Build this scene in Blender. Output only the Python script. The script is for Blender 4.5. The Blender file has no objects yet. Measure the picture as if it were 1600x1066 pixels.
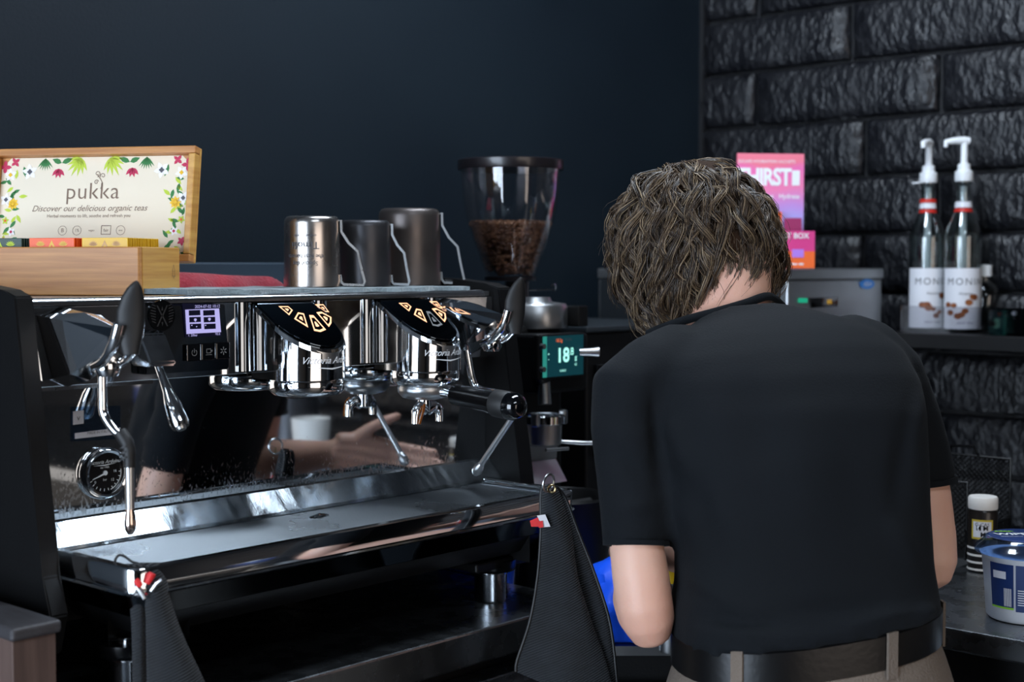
import bpy, bmesh, math, random
import numpy as np
from math import sin, cos, pi, radians, sqrt, atan2
from mathutils import Vector, Matrix, noise

random.seed(7)
V = Vector
SC = bpy.context.scene
COL = SC.collection

# ------------------------------------------------------------------ camera
TH, PIT, CZ, FPX = radians(42), radians(3.04), 1.4, 2222.2
cam = bpy.data.cameras.new('camera')
cam.sensor_width = 36
cam.lens = 50
cam.clip_start = 0.05
cam.dof.use_dof = True
cam.dof.focus_distance = 1.84
cam.dof.aperture_fstop = 4.5
co = bpy.data.objects.new('camera', cam)
COL.objects.link(co)
co.location = (0, 0, CZ)
co.rotation_euler = (pi / 2 - PIT, 0, TH - pi / 2)
SC.camera = co

# ------------------------------------------------------------------ world and light
w = bpy.data.worlds.new('world')
SC.world = w
w.use_nodes = True
w.node_tree.nodes['Background'].inputs[0].default_value = (0.35, 0.42, 0.5, 1)
w.node_tree.nodes['Background'].inputs[1].default_value = 0.25
SC.view_settings.view_transform = 'Standard'
SC.view_settings.look = 'None'
SC.view_settings.gamma = 1
SC.view_settings.use_curve_mapping = False
SC.view_settings.exposure = 0.0


def area(name, loc, target, sx, sy, power, color):
    L = bpy.data.lights.new(name, 'AREA')
    L.shape = 'RECTANGLE'
    L.size, L.size_y, L.energy, L.color = sx, sy, power, color
    o = bpy.data.objects.new(name, L)
    COL.objects.link(o)
    o.location = loc
    o.rotation_euler = (V(target) - V(loc)).to_track_quat('-Z', 'Y').to_euler()
    return o


# daylight through the shop window on the left, the glazed front behind the camera, and a ceiling panel over the bar
area('window_light', (-2.5, 0.78, 1.3), (1.4, 0.78, 1.3), 2.1, 2.4, 85, (0.80, 0.90, 1.0))
area('shopfront_light', (0.1, -3.1, 1.35), (0.1, 1.4, 1.35), 2.5, 2.4, 26, (1.0, 0.90, 0.82))
area('ceiling_panel_light', (1.72, 1.2, 2.74), (1.72, 1.2, 0), 1.1, 0.34, 22, (0.80, 0.90, 1.0))
area('ceiling_panel_light', (0.3, -0.6, 2.74), (0.3, -0.6, 0), 1.1, 0.55, 12, (0.85, 0.93, 1.0))

# ------------------------------------------------------------------ projection helpers: pixel -> point on a real plane
_f = V((cos(TH) * cos(PIT), sin(TH) * cos(PIT), -sin(PIT)))
_r = V((sin(TH), -cos(TH), 0))
_u = _r.cross(_f)
CAM = V((0, 0, CZ))
RH = V((_r.x, _r.y, 0))
FH = V((cos(TH), sin(TH), 0))


def ray(px, py):
    return _f + _r * ((px - 800) / FPX) - _u * ((py - 533) / FPX)


def PD(px, py, d):
    return CAM + ray(px, py) * d


def PX(px, py, x):
    d = ray(px, py)
    return CAM + d * (x / d.x)


def PY(px, py, y):
    d = ray(px, py)
    return CAM + d * (y / d.y)


def PZ(px, py, z):
    d = ray(px, py)
    return CAM + d * ((z - CZ) / d.z)


# ------------------------------------------------------------------ materials
def lin(c):
    if isinstance(c, str):
        c = tuple(int(c[i:i + 2], 16) / 255 for i in (0, 2, 4))
        return tuple(x / 12.92 if x <= 0.04045 else ((x + 0.055) / 1.055) ** 2.4 for x in c) + (1,)
    return tuple(c) + (1,)


def N(nt, t, **kw):
    n = nt.nodes.new(t)
    for k, v in kw.items():
        if k in n.inputs:
            n.inputs[k].default_value = v
        else:
            setattr(n, k, v)
    return n


def pm(name, col, rough=0.5, metal=0.0, col2=None, nscale=20, stretch=(1, 1, 1), bump=0.0, bscale=80, rvar=0.0,
       coat=0.0, sheen=0.0, emit=None, estr=1.0, sss=0.0, spec=None, coords='Object', bdist=0.004, bstretch=None, rscale=None, detail=4):
    m = bpy.data.materials.new(name)
    m.use_nodes = True
    nt = m.node_tree
    b = nt.nodes['Principled BSDF']
    L = nt.links.new
    b.inputs['Base Color'].default_value = lin(col)
    b.inputs['Roughness'].default_value = rough
    b.inputs['Metallic'].default_value = metal
    b.inputs['Coat Weight'].default_value = coat
    if sheen:
        b.inputs['Sheen Weight'].default_value = sheen
    if spec is not None:
        b.inputs['Specular IOR Level'].default_value = spec
    if sss:
        b.inputs['Subsurface Weight'].default_value = sss
        b.inputs['Subsurface Radius'].default_value = (0.012, 0.004, 0.002)
    if emit is not None:
        b.inputs['Emission Color'].default_value = lin(emit)
        b.inputs['Emission Strength'].default_value = estr
    if col2 is None and not bump and not rvar:
        return m
    tc = N(nt, 'ShaderNodeTexCoord')

    def tex(scale, st):
        mp = N(nt, 'ShaderNodeMapping')
        mp.inputs['Scale'].default_value = st
        L(tc.outputs[coords], mp.inputs['Vector'])
        t = N(nt, 'ShaderNodeTexNoise')
        t.inputs['Scale'].default_value = scale
        t.inputs['Detail'].default_value = detail
        L(mp.outputs[0], t.inputs['Vector'])
        return t
    if col2 is not None:
        t = tex(nscale, stretch)
        mx = N(nt, 'ShaderNodeMix', data_type='RGBA')
        cr = N(nt, 'ShaderNodeMapRange')
        cr.inputs[1].default_value = 0.35
        cr.inputs[2].default_value = 0.65
        L(t.outputs[0], cr.inputs[0])
        L(cr.outputs[0], mx.inputs[0])
        mx.inputs[6].default_value = lin(col)
        mx.inputs[7].default_value = lin(col2)
        L(mx.outputs[2], b.inputs['Base Color'])
    if rvar:
        t = tex(rscale or nscale, stretch)
        mr = N(nt, 'ShaderNodeMapRange')
        mr.inputs[1].default_value = 0.35
        mr.inputs[2].default_value = 0.7
        mr.inputs[3].default_value = rough
        mr.inputs[4].default_value = min(1, rough + rvar)
        L(t.outputs[0], mr.inputs[0])
        L(mr.outputs[0], b.inputs['Roughness'])
    if bump:
        t = tex(bscale, bstretch or stretch)
        bp = N(nt, 'ShaderNodeBump')
        bp.inputs['Strength'].default_value = bump
        bp.inputs['Distance'].default_value = bdist
        L(t.outputs[0], bp.inputs['Height'])
        L(bp.outputs[0], b.inputs['Normal'])
    return m


def glass(name, tint=(1, 1, 1), gloss=0.08, rough=0.02):
    m = bpy.data.materials.new(name)
    m.use_nodes = True
    nt = m.node_tree
    nt.nodes.remove(nt.nodes['Principled BSDF'])
    out = [n for n in nt.nodes if n.type == 'OUTPUT_MATERIAL'][0]
    t = N(nt, 'ShaderNodeBsdfTransparent')
    t.inputs[0].default_value = tuple(tint) + (1,)
    g = N(nt, 'ShaderNodeBsdfGlossy')
    g.inputs['Roughness'].default_value = rough
    fr = N(nt, 'ShaderNodeLayerWeight')
    fr.inputs[0].default_value = 0.35
    mr = N(nt, 'ShaderNodeMapRange')
    mr.inputs[3].default_value = gloss
    mr.inputs[4].default_value = 0.6
    mx = N(nt, 'ShaderNodeMixShader')
    nt.links.new(fr.outputs['Facing'], mr.inputs[0])
    nt.links.new(mr.outputs[0], mx.inputs[0])
    nt.links.new(t.outputs[0], mx.inputs[1])
    nt.links.new(g.outputs[0], mx.inputs[2])
    nt.links.new(mx.outputs[0], out.inputs[0])
    return m


M = dict(
    navy=pm('navy_wall_paint', '07141e', 0.6, col2='091822', nscale=2.2, bump=0.12, bscale=160, rvar=0.1, spec=0.3),
    brick=pm('black_brick_paint', '0f1015', 0.38, bump=1.0, bscale=40, bdist=0.010, bstretch=(1, 1.3, 0.85), col2='131419', nscale=9, rvar=0.2, detail=2),
    mortar=pm('black_mortar_paint', '0c0d11', 0.6, bump=0.5, bscale=40),
    floor=pm('dark_floor', '1d1d1f', 0.5, col2='161718', nscale=3),
    ceiling=pm('ceiling_paint', '2c2e31', 0.8),
    plainwall=pm('shop_wall_paint', '34312f', 0.8, col2='2c2a28', nscale=1.5),
    chrome=pm('polished_chrome', (0.80, 0.83, 0.86), 0.05, 1.0, rvar=0.04, nscale=30),
    brushrail=pm('rail_steel', (0.85, 0.87, 0.9), 0.16, 1.0),
    mirror=pm('mirror_steel', (0.66, 0.69, 0.71), 0.035, 1.0, rvar=0.05, nscale=14, stretch=(1, 1, 0.4)),
    smear=pm('smeared_steel', (0.60, 0.66, 0.70), 0.10, 1.0, rvar=0.16, nscale=34, stretch=(2, 1, 0.5), bump=0.03, bscale=220),
    brushed=pm('brushed_steel', (0.52, 0.55, 0.57), 0.33, 1.0, rvar=0.12, nscale=20, stretch=(1, 14, 14)),
    steel=pm('satin_steel', (0.50, 0.51, 0.52), 0.28, 1.0, rvar=0.1, nscale=12),
    grate=pm('grate_steel', (0.24, 0.265, 0.285), 0.25, 1.0, rvar=0.08, nscale=8),
    dsteel=pm('counter_steel', (0.24, 0.255, 0.27), 0.24, 1.0, rvar=0.08, nscale=30),
    greysteel=pm('appliance_steel', (0.42, 0.43, 0.44), 0.38, 1.0, rvar=0.1, nscale=6, stretch=(1, 1, 6)),
    appliance_dark=pm('appliance_side_grey', '3a4046', 0.45, 0.6),
    black=pm('black_powder_coat', '070708', 0.45, spec=0.3, col2='09090a', nscale=30, bump=0.06, bscale=300),
    gloss=pm('gloss_black', '050608', 0.06, coat=0.5),
    dchrome=pm('black_chrome', (0.10, 0.125, 0.15), 0.06, 1.0),
    rubber=pm('black_rubber', '0b0b0c', 0.55),
    bakelite=pm('black_handle', '050506', 0.22, spec=.3),
    bamboo=pm('bamboo', 'c98f52', 0.42, col2='a96f3c', nscale=5, stretch=(1.2, 12, 26), bump=0.06, bscale=30, bstretch=(1, 8, 20)),
    bamboo2=pm('bamboo_end', 'd0a055', 0.42, col2='b98440', nscale=5, stretch=(10, 1.2, 26)),
    card=pm('cream_card', 'e9ddc6', 0.6),
    ink=pm('brown_ink', '7a6352', 0.6),
    leafg=pm('print_green', '2f7a3c', 0.6), leafl=pm('print_lime', 'b9cf3c', 0.6),
    pink=pm('print_pink', 'c42a55', 0.6), white=pm('print_white', 'f4f1f2', 0.5), yel=pm('print_yellow', 'f2c21a', 0.5),
    green=pm('sachet_green', '1d3b33', 0.45), orange=pm('sachet_orange', 'e8560f', 0.4), sachy=pm('sachet_yellow', 'e0b21c', 0.4),
    redtowel=pm('red_cotton', 'a82838', 0.9, bump=0.6, bscale=220, sheen=0.4, col2='8e1f30', nscale=30),
    greytowel=pm('grey_cotton', '86959a', 0.95, bump=0.7, bscale=240, sheen=0.4, col2='748288', nscale=40),
    brushsilver=pm('jug_steel', (0.52, 0.485, 0.46), 0.22, 1.0, rvar=0.1, nscale=18),
    blackjug=pm('matte_black_jug', (0.055, 0.055, 0.06), 0.36, 0.75, rvar=0.12, nscale=30),
    blackjug2=pm('brown_black_jug', (0.105, 0.09, 0.085), 0.33, 0.8, rvar=0.12, nscale=30),
    bean=pm('coffee_bean', '94694c', 0.36, col2='5c3d2b', nscale=50),
    lidsmoke=pm('smoked_lid', '181417', 0.3, coat=0.2),
    screenw=pm('lcd_lavender', '000000', 0.3, emit='b9b4f0', estr=1.0),
    screend=pm('lcd_dark', '06070c', 0.2, emit='14142a', estr=0.6),
    screenteal=pm('lcd_teal', '04090b', 0.2, emit='0f3d46', estr=0.8),
    tealbar=pm('lcd_teal_bar', '04090b', 0.2, emit='2f8f84', estr=0.9),
    glowtext=pm('lcd_text', '102020', 0.3, emit='a9fff0', estr=1.4),
    glowor=pm('lcd_orange', '201005', 0.3, emit='f06a30', estr=1.2),
    glowamber=pm('lcd_amber', '201005', 0.3, emit='c79a2a', estr=1.0),
    glowgreen=pm('led_green', '05100a', 0.3, emit='19b38a', estr=0.8),
    icon=pm('icon_glow', '201510', 0.3, emit='ffb98c', estr=2.2),
    icondim=pm('icon_dim', '777777', 0.3),
    skin=pm('skin', 'd8ab96', 0.5, col2='cf9c87', nscale=7, bump=0.1, bscale=260, sss=0.12),
    shirt=pm('black_cotton_jersey', '04080d', 0.85, bump=0.2, bscale=420, sheen=0.02, spec=0.22, col2='060b11', nscale=4),
    trousers=pm('khaki_twill', '6e6257', 0.85, bump=0.4, bscale=300, col2='62574d', nscale=9),
    belt=pm('black_leather', '060607', 0.32, bump=0.05, bscale=140),
    shoe=pm('black_shoe', '0c0c0d', 0.5),
    denim=pm('black_bar_towel', '101317', 0.95, bump=0.0, sheen=0.08, col2='171b20', nscale=26),
    redtag=pm('red_tag', 'd01f22', 0.55), whitetag=pm('white_tag', 'd9d6d8', 0.6),
    brass=pm('brass', (0.5, 0.38, 0.2), 0.3, 1.0),
    woodtop=pm('dark_wood_cap', '3b3a3d', 0.55, col2='322f31', nscale=14, stretch=(8, 1, 8), bump=0.2, bscale=60),
    woodside=pm('brown_plank', '5e4a42', 0.6, col2='4c3a34', nscale=6, stretch=(14, 14, 1)),
    stickerw=pm('sticker_white', 'c9ccd4', 0.5), stickerb=pm('sticker_blue', '27405e', 0.35),
    gaugeface=pm('gauge_black', '040406', 0.25), gaugeink=pm('gauge_ink', 'dfe6ea', 0.5),
    coffee=pm('espresso_film', '8a4a12', 0.15, coat=0.6),
    hoop=pm('plastic_white', 'e9ecef', 0.35), labelw=pm('label_white', 'dfe0e6', 0.45),
    red=pm('neck_red', 'c22a20', 0.4), nut=pm('nut_print', '9c5a2c', 0.5, col2='6a3417', nscale=120),
    labelink=pm('label_ink', '55565c', 0.5),
    thirst=None, blue=pm('blue_plastic', '1a5cf4', 0.35, bump=0.1, bscale=20),
    bluedark=pm('label_blue', '1a3266', 0.35), tubw=pm('tub_white', 'd4d8de', 0.35),
    browntub=pm('dark_brown_bottle', '1c1714', 0.3), offwhite=pm('cap_white', 'e6e2dc', 0.4),
    labely=pm('label_yellow', 'cdb43a', 0.5), blueoval=pm('blue_badge', '1e7fd6', 0.3),
    pal=pm('card_magenta', 'd63a86', 0.5), pal2=pm('card_orange', 'f0692a', 0.5), pal3=pm('card_purple', '9c2b62', 0.5),
    lime=pm('lime_green', '8fce3a', 0.4),
    bluerim=pm('pale_blue_tub', '5f7f9c', 0.4),
    hop=glass('hopper_glass', (0.96, 0.96, 0.97), 0.05), bot=glass('bottle_glass', (0.78, 0.82, 0.82), 0.06),
    acrylic=glass('acrylic', (0.82, 0.82, 0.84), 0.03), tublid=glass('tub_lid_plastic', (0.45, 0.62, 0.9), 0.12, 0.1),
)


def droplets(m):
    nt = m.node_tree; bs = nt.nodes['Principled BSDF']
    tc = N(nt, 'ShaderNodeTexCoord'); sx = N(nt, 'ShaderNodeSeparateXYZ'); nt.links.new(tc.outputs['Object'], sx.inputs[0])
    mr = N(nt, 'ShaderNodeMapRange'); mr.inputs[1].default_value = .245; mr.inputs[2].default_value = .165; nt.links.new(sx.outputs['Z'], mr.inputs[0])
    n1 = N(nt, 'ShaderNodeTexNoise'); n1.inputs['Scale'].default_value = 330; n1.inputs['Detail'].default_value = 3
    mp = N(nt, 'ShaderNodeMapping'); mp.inputs['Scale'].default_value = (1, 1, .55); nt.links.new(tc.outputs['Object'], mp.inputs[0]); nt.links.new(mp.outputs[0], n1.inputs['Vector'])
    n2 = N(nt, 'ShaderNodeTexNoise'); n2.inputs['Scale'].default_value = 14; nt.links.new(tc.outputs['Object'], n2.inputs['Vector'])
    a1 = N(nt, 'ShaderNodeMath', operation='MULTIPLY_ADD'); a1.inputs[1].default_value = .30; a1.inputs[2].default_value = -.15; nt.links.new(n2.outputs[0], a1.inputs[0])
    a2 = N(nt, 'ShaderNodeMath', operation='MULTIPLY_ADD'); a2.inputs[1].default_value = .22; nt.links.new(mr.outputs[0], a2.inputs[0]); nt.links.new(n1.outputs[0], a2.inputs[2])
    a3 = N(nt, 'ShaderNodeMath', operation='ADD'); nt.links.new(a1.outputs[0], a3.inputs[0]); nt.links.new(a2.outputs[0], a3.inputs[1])
    m2 = N(nt, 'ShaderNodeMapRange'); m2.inputs[1].default_value = .66; m2.inputs[2].default_value = .78; m2.inputs[3].default_value = .03; m2.inputs[4].default_value = .17
    nt.links.new(a3.outputs[0], m2.inputs[0]); nt.links.new(m2.outputs[0], bs.inputs['Roughness'])
    return m


M['mirror'] = droplets(pm('splash_mirror_steel', (0.66, 0.69, 0.71), 0.035, 1.0))


def window_mat(name, col, s):
    return pm(name, '101010', 0.3, emit=col, estr=s)


# ------------------------------------------------------------------ object helpers
WM = {}


def thing(name, label, cat, loc=(0, 0, 0), rz=0.0, group=None):
    o = bpy.data.objects.new(name, None)
    o.empty_display_size = 0.05
    COL.objects.link(o)
    o.location = loc
    o.rotation_euler = (0, 0, rz)
    WM[o] = Matrix.Translation(V(loc)) @ Matrix.Rotation(rz, 4, 'Z')
    return tag(o, label, cat, group)


def tag(o, label, cat=None, group=None):
    o['label'] = label
    if cat:
        o['category'] = cat
    if group:
        o['group'] = group
    return o


def struct(o):
    o['kind'] = 'structure'
    return o


def stuff(o):
    o['kind'] = 'stuff'
    return o


def link_mesh(name, me, parent=None, local=False, smooth=None):
    o = bpy.data.objects.new(name, me)
    COL.objects.link(o)
    if parent is not None:
        o.parent = parent
        WM[o] = WM[parent]
        if not local:
            me.transform(WM[parent].inverted())
    else:
        WM[o] = Matrix.Identity(4)
    return o


class MB:
    def __init__(s):
        s.bm = bmesh.new()
        s.mats = []
        s.mi = 0

    def mat(s, m):
        if isinstance(m, str):
            m = M[m]
        if m not in s.mats:
            s.mats.append(m)
        s.mi = s.mats.index(m)
        return s

    def _v(s, pts):
        return [s.bm.verts.new(p) for p in pts]

    def _f(s, vs, smooth=False):
        try:
            f = s.bm.faces.new(vs)
        except ValueError:
            return None
        f.material_index = s.mi
        f.smooth = smooth
        return f

    def box(s, c, size, X=None, bevel=0.0, seg=2):
        """axis box centre c size, X optional 4x4 applied after"""
        n0 = len(s.bm.verts)
        r = bmesh.ops.create_cube(s.bm, size=1.0)
        vs = r['verts']
        for v in vs:
            v.co = V((v.co.x * size[0] + c[0], v.co.y * size[1] + c[1], v.co.z * size[2] + c[2]))
        fs = {f for v in vs for f in v.link_faces}
        for f in fs:
            f.material_index = s.mi
        if bevel:
            es = list({e for f in fs for e in f.edges})
            q = bmesh.ops.bevel(s.bm, geom=es, offset=bevel, segments=seg, affect='EDGES', profile=0.5, clamp_overlap=True)
            for f in q['faces']:
                f.material_index = s.mi
            allv = set()
            st = list(q['verts'])
            allv = {v for f in q['faces'] for v in f.verts} | {v for v in vs if v.is_valid}
            vs = list(allv)
        if X is not None:
            for v in vs:
                v.co = X @ v.co
        return s

    def lohi(s, lo, hi, bevel=0.0, X=None, seg=2):
        lo, hi = V(lo), V(hi)
        return s.box((lo + hi) / 2, hi - lo, X, bevel, seg)

    def loft(s, rings, smooth=True, caps=True, closed=True):
        vr = [s._v(r) for r in rings]
        n = len(vr[0])
        for a, b in zip(vr, vr[1:]):
            for i in range(n if closed else n - 1):
                j = (i + 1) % n
                s._f([a[i], a[j], b[j], b[i]], smooth)
        if caps and closed:
            s._f(vr[0][::-1], False)
            s._f(vr[-1], False)
        return s

    def lathe(s, prof, c=(0, 0, 0), X=None, n=32, smooth=True, caps=False):
        c = V(c)
        rings = []
        for r, z in prof:
            ring = []
            for i in range(n):
                a = 2 * pi * i / n
                p = V((max(r, 1e-5) * cos(a), max(r, 1e-5) * sin(a), z))
                if X is not None:
                    p = X @ p
                ring.append(p + c)
            rings.append(ring)
        return s.loft(rings, smooth, caps)

    def tube(s, pts, rad, n=12, smooth=True, caps=True, flat=None, up=None):
        pts = [V(p) for p in pts]
        if not hasattr(rad, '__len__'):
            rad = [rad] * len(pts)
        rings = []
        pn = None
        for i, p in enumerate(pts):
            t = (pts[min(i + 1, len(pts) - 1)] - pts[max(i - 1, 0)]).normalized()
            if pn is None:
                a = V(up) if up else (V((0, 0, 1)) if abs(t.z) < 0.9 else V((1, 0, 0)))
                pn = (a - t * a.dot(t)).normalized()
            else:
                pn = (pn - t * pn.dot(t)).normalized()
            b = t.cross(pn)
            r = rad[i]
            fl = flat or 1.0
            rings.append([p + pn * (r * cos(2 * pi * k / n)) + b * (r * fl * sin(2 * pi * k / n)) for k in range(n)])
        return s.loft(rings, smooth, caps)

    def poly(s, pts, thick=0.0, nrm=None):
        pts = [V(p) for p in pts]
        if not thick:
            s._f(s._v(pts))
            return s
        if nrm is None:
            nrm = (pts[1] - pts[0]).cross(pts[2] - pts[1]).normalized()
        nrm = V(nrm)
        a = s._v(pts)
        b = s._v([p + nrm * thick for p in pts])
        s._f(a[::-1])
        s._f(b)
        k = len(pts)
        for i in range(k):
            j = (i + 1) % k
            s._f([a[i], a[j], b[j], b[i]])
        return s

    def prism(s, prof, axis, a0, a1):
        """profile in the other two axes, extruded along axis (0 X,1 Y,2 Z) from a0 to a1"""
        def p3(q, a):
            if axis == 0:
                return V((a, q[0], q[1]))
            if axis == 1:
                return V((q[0], a, q[1]))
            return V((q[0], q[1], a))
        a = s._v([p3(q, a0) for q in prof])
        b = s._v([p3(q, a1) for q in prof])
        s._f(a[::-1])
        s._f(b)
        k = len(prof)
        for i in range(k):
            j = (i + 1) % k
            s._f([a[i], a[j], b[j], b[i]])
        return s

    def text(s, body, size, X, shear=0.0, align='CENTER', extrude=0.0, fn=None, bold=0.0, sp=1.0):
        cu = bpy.data.curves.new('t', 'FONT')
        cu.body, cu.size, cu.shear, cu.align_x, cu.align_y, cu.extrude = body, size, shear, align, 'CENTER', extrude
        cu.offset = bold
        cu.space_character = sp
        cu.resolution_u = 3
        o = bpy.data.objects.new('t', cu)
        COL.objects.link(o)
        dg = bpy.context.evaluated_depsgraph_get()
        me = bpy.data.meshes.new_from_object(o.evaluated_get(dg))
        bpy.data.objects.remove(o)
        vs = [s.bm.verts.new((fn(v.co) if fn else X @ v.co)) for v in me.vertices]
        for p in me.polygons:
            s._f([vs[i] for i in p.vertices])
        bpy.data.meshes.remove(me)
        return s

    def build(s, name, mat=None, parent=None, local=False, label=None, sharp_a=0.75, recalc=True):
        if mat is not None:
            m = M[mat] if isinstance(mat, str) else mat
            if not s.mats:
                s.mats = [m]
        if recalc:
            bmesh.ops.recalc_face_normals(s.bm, faces=s.bm.faces)
        for e in s.bm.edges:
            if len(e.link_faces) == 2:
                s0, s1_ = e.link_faces[0].smooth, e.link_faces[1].smooth
                if (s0 != s1_) or (s0 and e.calc_face_angle(0) > sharp_a):
                    e.smooth = False
        me = bpy.data.meshes.new(name)
        s.bm.to_mesh(me)
        s.bm.free()
        for m in s.mats:
            me.materials.append(m)
        o = link_mesh(name, me, parent, local)
        if label:
            o['label'] = label
        return o


def ring(c, ax, ay, a, b, n=28, e=2.0):
    out = []
    for i in range(n):
        t = 2 * pi * i / n
        ct, st = cos(t), sin(t)
        x = (abs(ct) ** (2 / e)) * (1 if ct >= 0 else -1) * a
        y = (abs(st) ** (2 / e)) * (1 if st >= 0 else -1) * b
        out.append(V(c) + V(ax) * x + V(ay) * y)
    return out


def arc(c, r, a0, a1, n):
    return [(c[0] + r * cos(a0 + (a1 - a0) * i / n), c[1] + r * sin(a0 + (a1 - a0) * i / n)) for i in range(n + 1)]


def spline(pts, n=6):
    pts = [V(p) for p in pts]
    out = []
    P = [pts[0]] + pts + [pts[-1]]
    for i in range(1, len(P) - 2):
        p0, p1, p2, p3 = P[i - 1], P[i], P[i + 1], P[i + 2]
        for k in range(n):
            t = k / n
            out.append(0.5 * ((2 * p1) + (p2 - p0) * t + (2 * p0 - 5 * p1 + 4 * p2 - p3) * t * t + (3 * p1 - p0 - 3 * p2 + p3) * t ** 3))
    out.append(pts[-1])
    return out


def frame(o, x, y):
    """matrix with origin o, local X=x, local Y=y"""
    x, y = V(x).normalized(), V(y).normalized()
    z = x.cross(y).normalized()
    m = Matrix((x, y, z)).transposed().to_4x4()
    m.translation = V(o)
    return m


def dup(root, loc=None, rz=None, label=None):
    r = root.copy()
    COL.objects.link(r)
    if loc is not None:
        r.location = loc
    if rz is not None:
        r.rotation_euler = (0, 0, rz)
    if label:
        r['label'] = label
    for ch in list(root.children):
        c = ch.copy()
        COL.objects.link(c)
        c.parent = r
        for g in list(ch.children):
            d = g.copy()
            COL.objects.link(d)
            d.parent = c
    return r


# ================================================================== ROOM
XW, YW = 2.917, 2.0
b = MB(); b.lohi((-2.6, -3.2, -0.05), (XW + 0.1, YW + 0.1, 0)); struct(b.build('floor', 'floor'))
b = MB(); b.lohi((-2.6, -3.2, 2.8), (XW + 0.1, YW + 0.1, 2.85)); struct(b.build('ceiling', 'ceiling'))
b = MB(); b.lohi((-2.6, YW, 0), (XW + 0.1, YW + 0.1, 2.8)); struct(b.build('wall_back', 'navy'))
b = MB(); b.lohi((XW + 0.012, -3.2, 0), (XW + 0.12, YW, 2.8)); wr = struct(b.build('wall_right', 'mortar'))
# left wall with window opening
b = MB()
b.lohi((-2.7, -3.2, 0), (-2.6, -0.3, 2.8)); b.lohi((-2.7, 1.85, 0), (-2.6, YW + 0.1, 2.8))
b.lohi((-2.7, -0.3, 0), (-2.6, 1.85, 0.02)); b.lohi((-2.7, -0.3, 2.5), (-2.6, 1.85, 2.8))
struct(b.build('wall_left', 'plainwall'))
b = MB()
b.lohi((-2.7, -3.3, 0), (XW + 0.1, -3.2, 0.02)); b.lohi((-2.7, -3.3, 2.5), (XW + 0.1, -3.2, 2.8))
b.lohi((-2.7, -3.3, 0.02), (-1.2, -3.2, 2.5)); b.lohi((1.4, -3.3, 0.02), (XW + 0.1, -3.2, 2.5))
struct(b.build('wall_front', 'plainwall'))


def window(name, axis, at, a0, a1, z0, z1, mat, nm):
    root = bpy.data.objects.new(name, None); COL.objects.link(root); WM[root] = Matrix.Identity(4)
    root['kind'] = 'structure'
    f, g = MB(), MB()

    def bx(m, u0, u1, w0, w1, t0, t1):
        if axis == 'x':
            m.lohi((at + t0, u0, w0), (at + t1, u1, w1))
        else:
            m.lohi((u0, at + t0, w0), (u1, at + t1, w1))
    for u in range(nm + 1):
        c = a0 + (a1 - a0) * u / nm
        bx(f, c - 0.025, c + 0.025, z0, z1, -0.08, 0.0)
    bx(f, a0, a1, z0, z0 + 0.05, -0.08, 0.0); bx(f, a0, a1, z1 - 0.05, z1, -0.08, 0.0)
    bx(g, a0, a1, z0, z1, -0.06, -0.05)
    f.build('window_frame', 'black', root)
    g.build('pane', mat, root)
    return root


window('window_1', 'x', -2.6, -0.3, 1.85, 0.02, 2.5, window_mat('daylit_window', 'cfe4ff', 7.0), 2)
window('window_2', 'y', -3.2, -1.2, 1.4, 0.02, 2.5, window_mat('daylit_shopfront', 'ffe6d2', 0.9), 3)

# painted brick courses, each brick a piece of the wall
def brick_mesh(seed, L, H=0.122, T=0.03):
    rnd = random.Random(seed)
    b = MB()
    us = [0, .012] + [.012 + .976 * i / 8 for i in range(1, 8)] + [.988, 1]
    vs_ = [0, .05, .27, .5, .73, .95, 1]
    nx, nz = len(us) - 1, len(vs_) - 1
    g = []
    for k, vv in enumerate(vs_):
        row = []
        for i, uu in enumerate(us):
            edge = (i in (0, nx)) or (k in (0, nz))
            d = -T / 2 + (0.011 if edge else 0.0) + (rnd.random() - 0.5) * (0.003 if edge else 0.011)
            row.append(b.bm.verts.new((d, -L / 2 + L * uu + (rnd.random() - .5) * .004, -H / 2 + H * vv + (rnd.random() - .5) * .005)))
        g.append(row)
    back = [[b.bm.verts.new((T / 2, -L / 2 + L * i, -H / 2 + H * k)) for i in (0, 1)] for k in (0, 1)]
    for k in range(nz):
        for i in range(nx):
            b._f([g[k][i], g[k][i + 1], g[k + 1][i + 1], g[k + 1][i]], True)
    b._f([back[0][0], back[0][1]] + g[0][::-1])
    b._f(g[nz] + [back[1][1], back[1][0]])
    b._f([r[0] for r in g] + [back[1][0], back[0][0]])
    b._f([r[nx] for r in g][::-1] + [back[0][1], back[1][1]])
    b.mats = [M['brick']]
    bmesh.ops.recalc_face_normals(b.bm, faces=b.bm.faces)
    me = bpy.data.meshes.new('brick')
    b.bm.to_mesh(me); b.bm.free()
    me.materials.append(M['brick'])
    return me


bmeshes = [brick_mesh(s, 0.452) for s in range(5)]
halfm = {}
first = True
for k in range(-8, 9):
    z = 1.60 + 0.1295 * k + 0.065
    if z < 0.55 or z > 2.78:
        continue
    off = 1.56 if k % 2 == 0 else 1.383
    if k == 2:
        off = 1.597
    y = off
    js = [off + 0.462 * i for i in range(-6, 3)]
    js = [j for j in js if j < YW - 0.04] + [YW + 0.002]
    for a, c in zip(js, js[1:]):
        L = c - a
        if abs(L - 0.462) < 0.01:
            me = bmeshes[random.randrange(5)]
        else:
            key = round(L, 3)
            if key not in halfm:
                halfm[key] = brick_mesh(50 + len(halfm), L - 0.010)
            me = halfm[key]
        o = bpy.data.objects.new('brick', me)
        COL.objects.link(o)
        o.parent = wr
        o.location = (XW + 0.006 + random.uniform(-0.003, 0.003), (a + c) / 2, z)
        o.rotation_euler = (random.uniform(-.006, .006), 0, 0)

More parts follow.
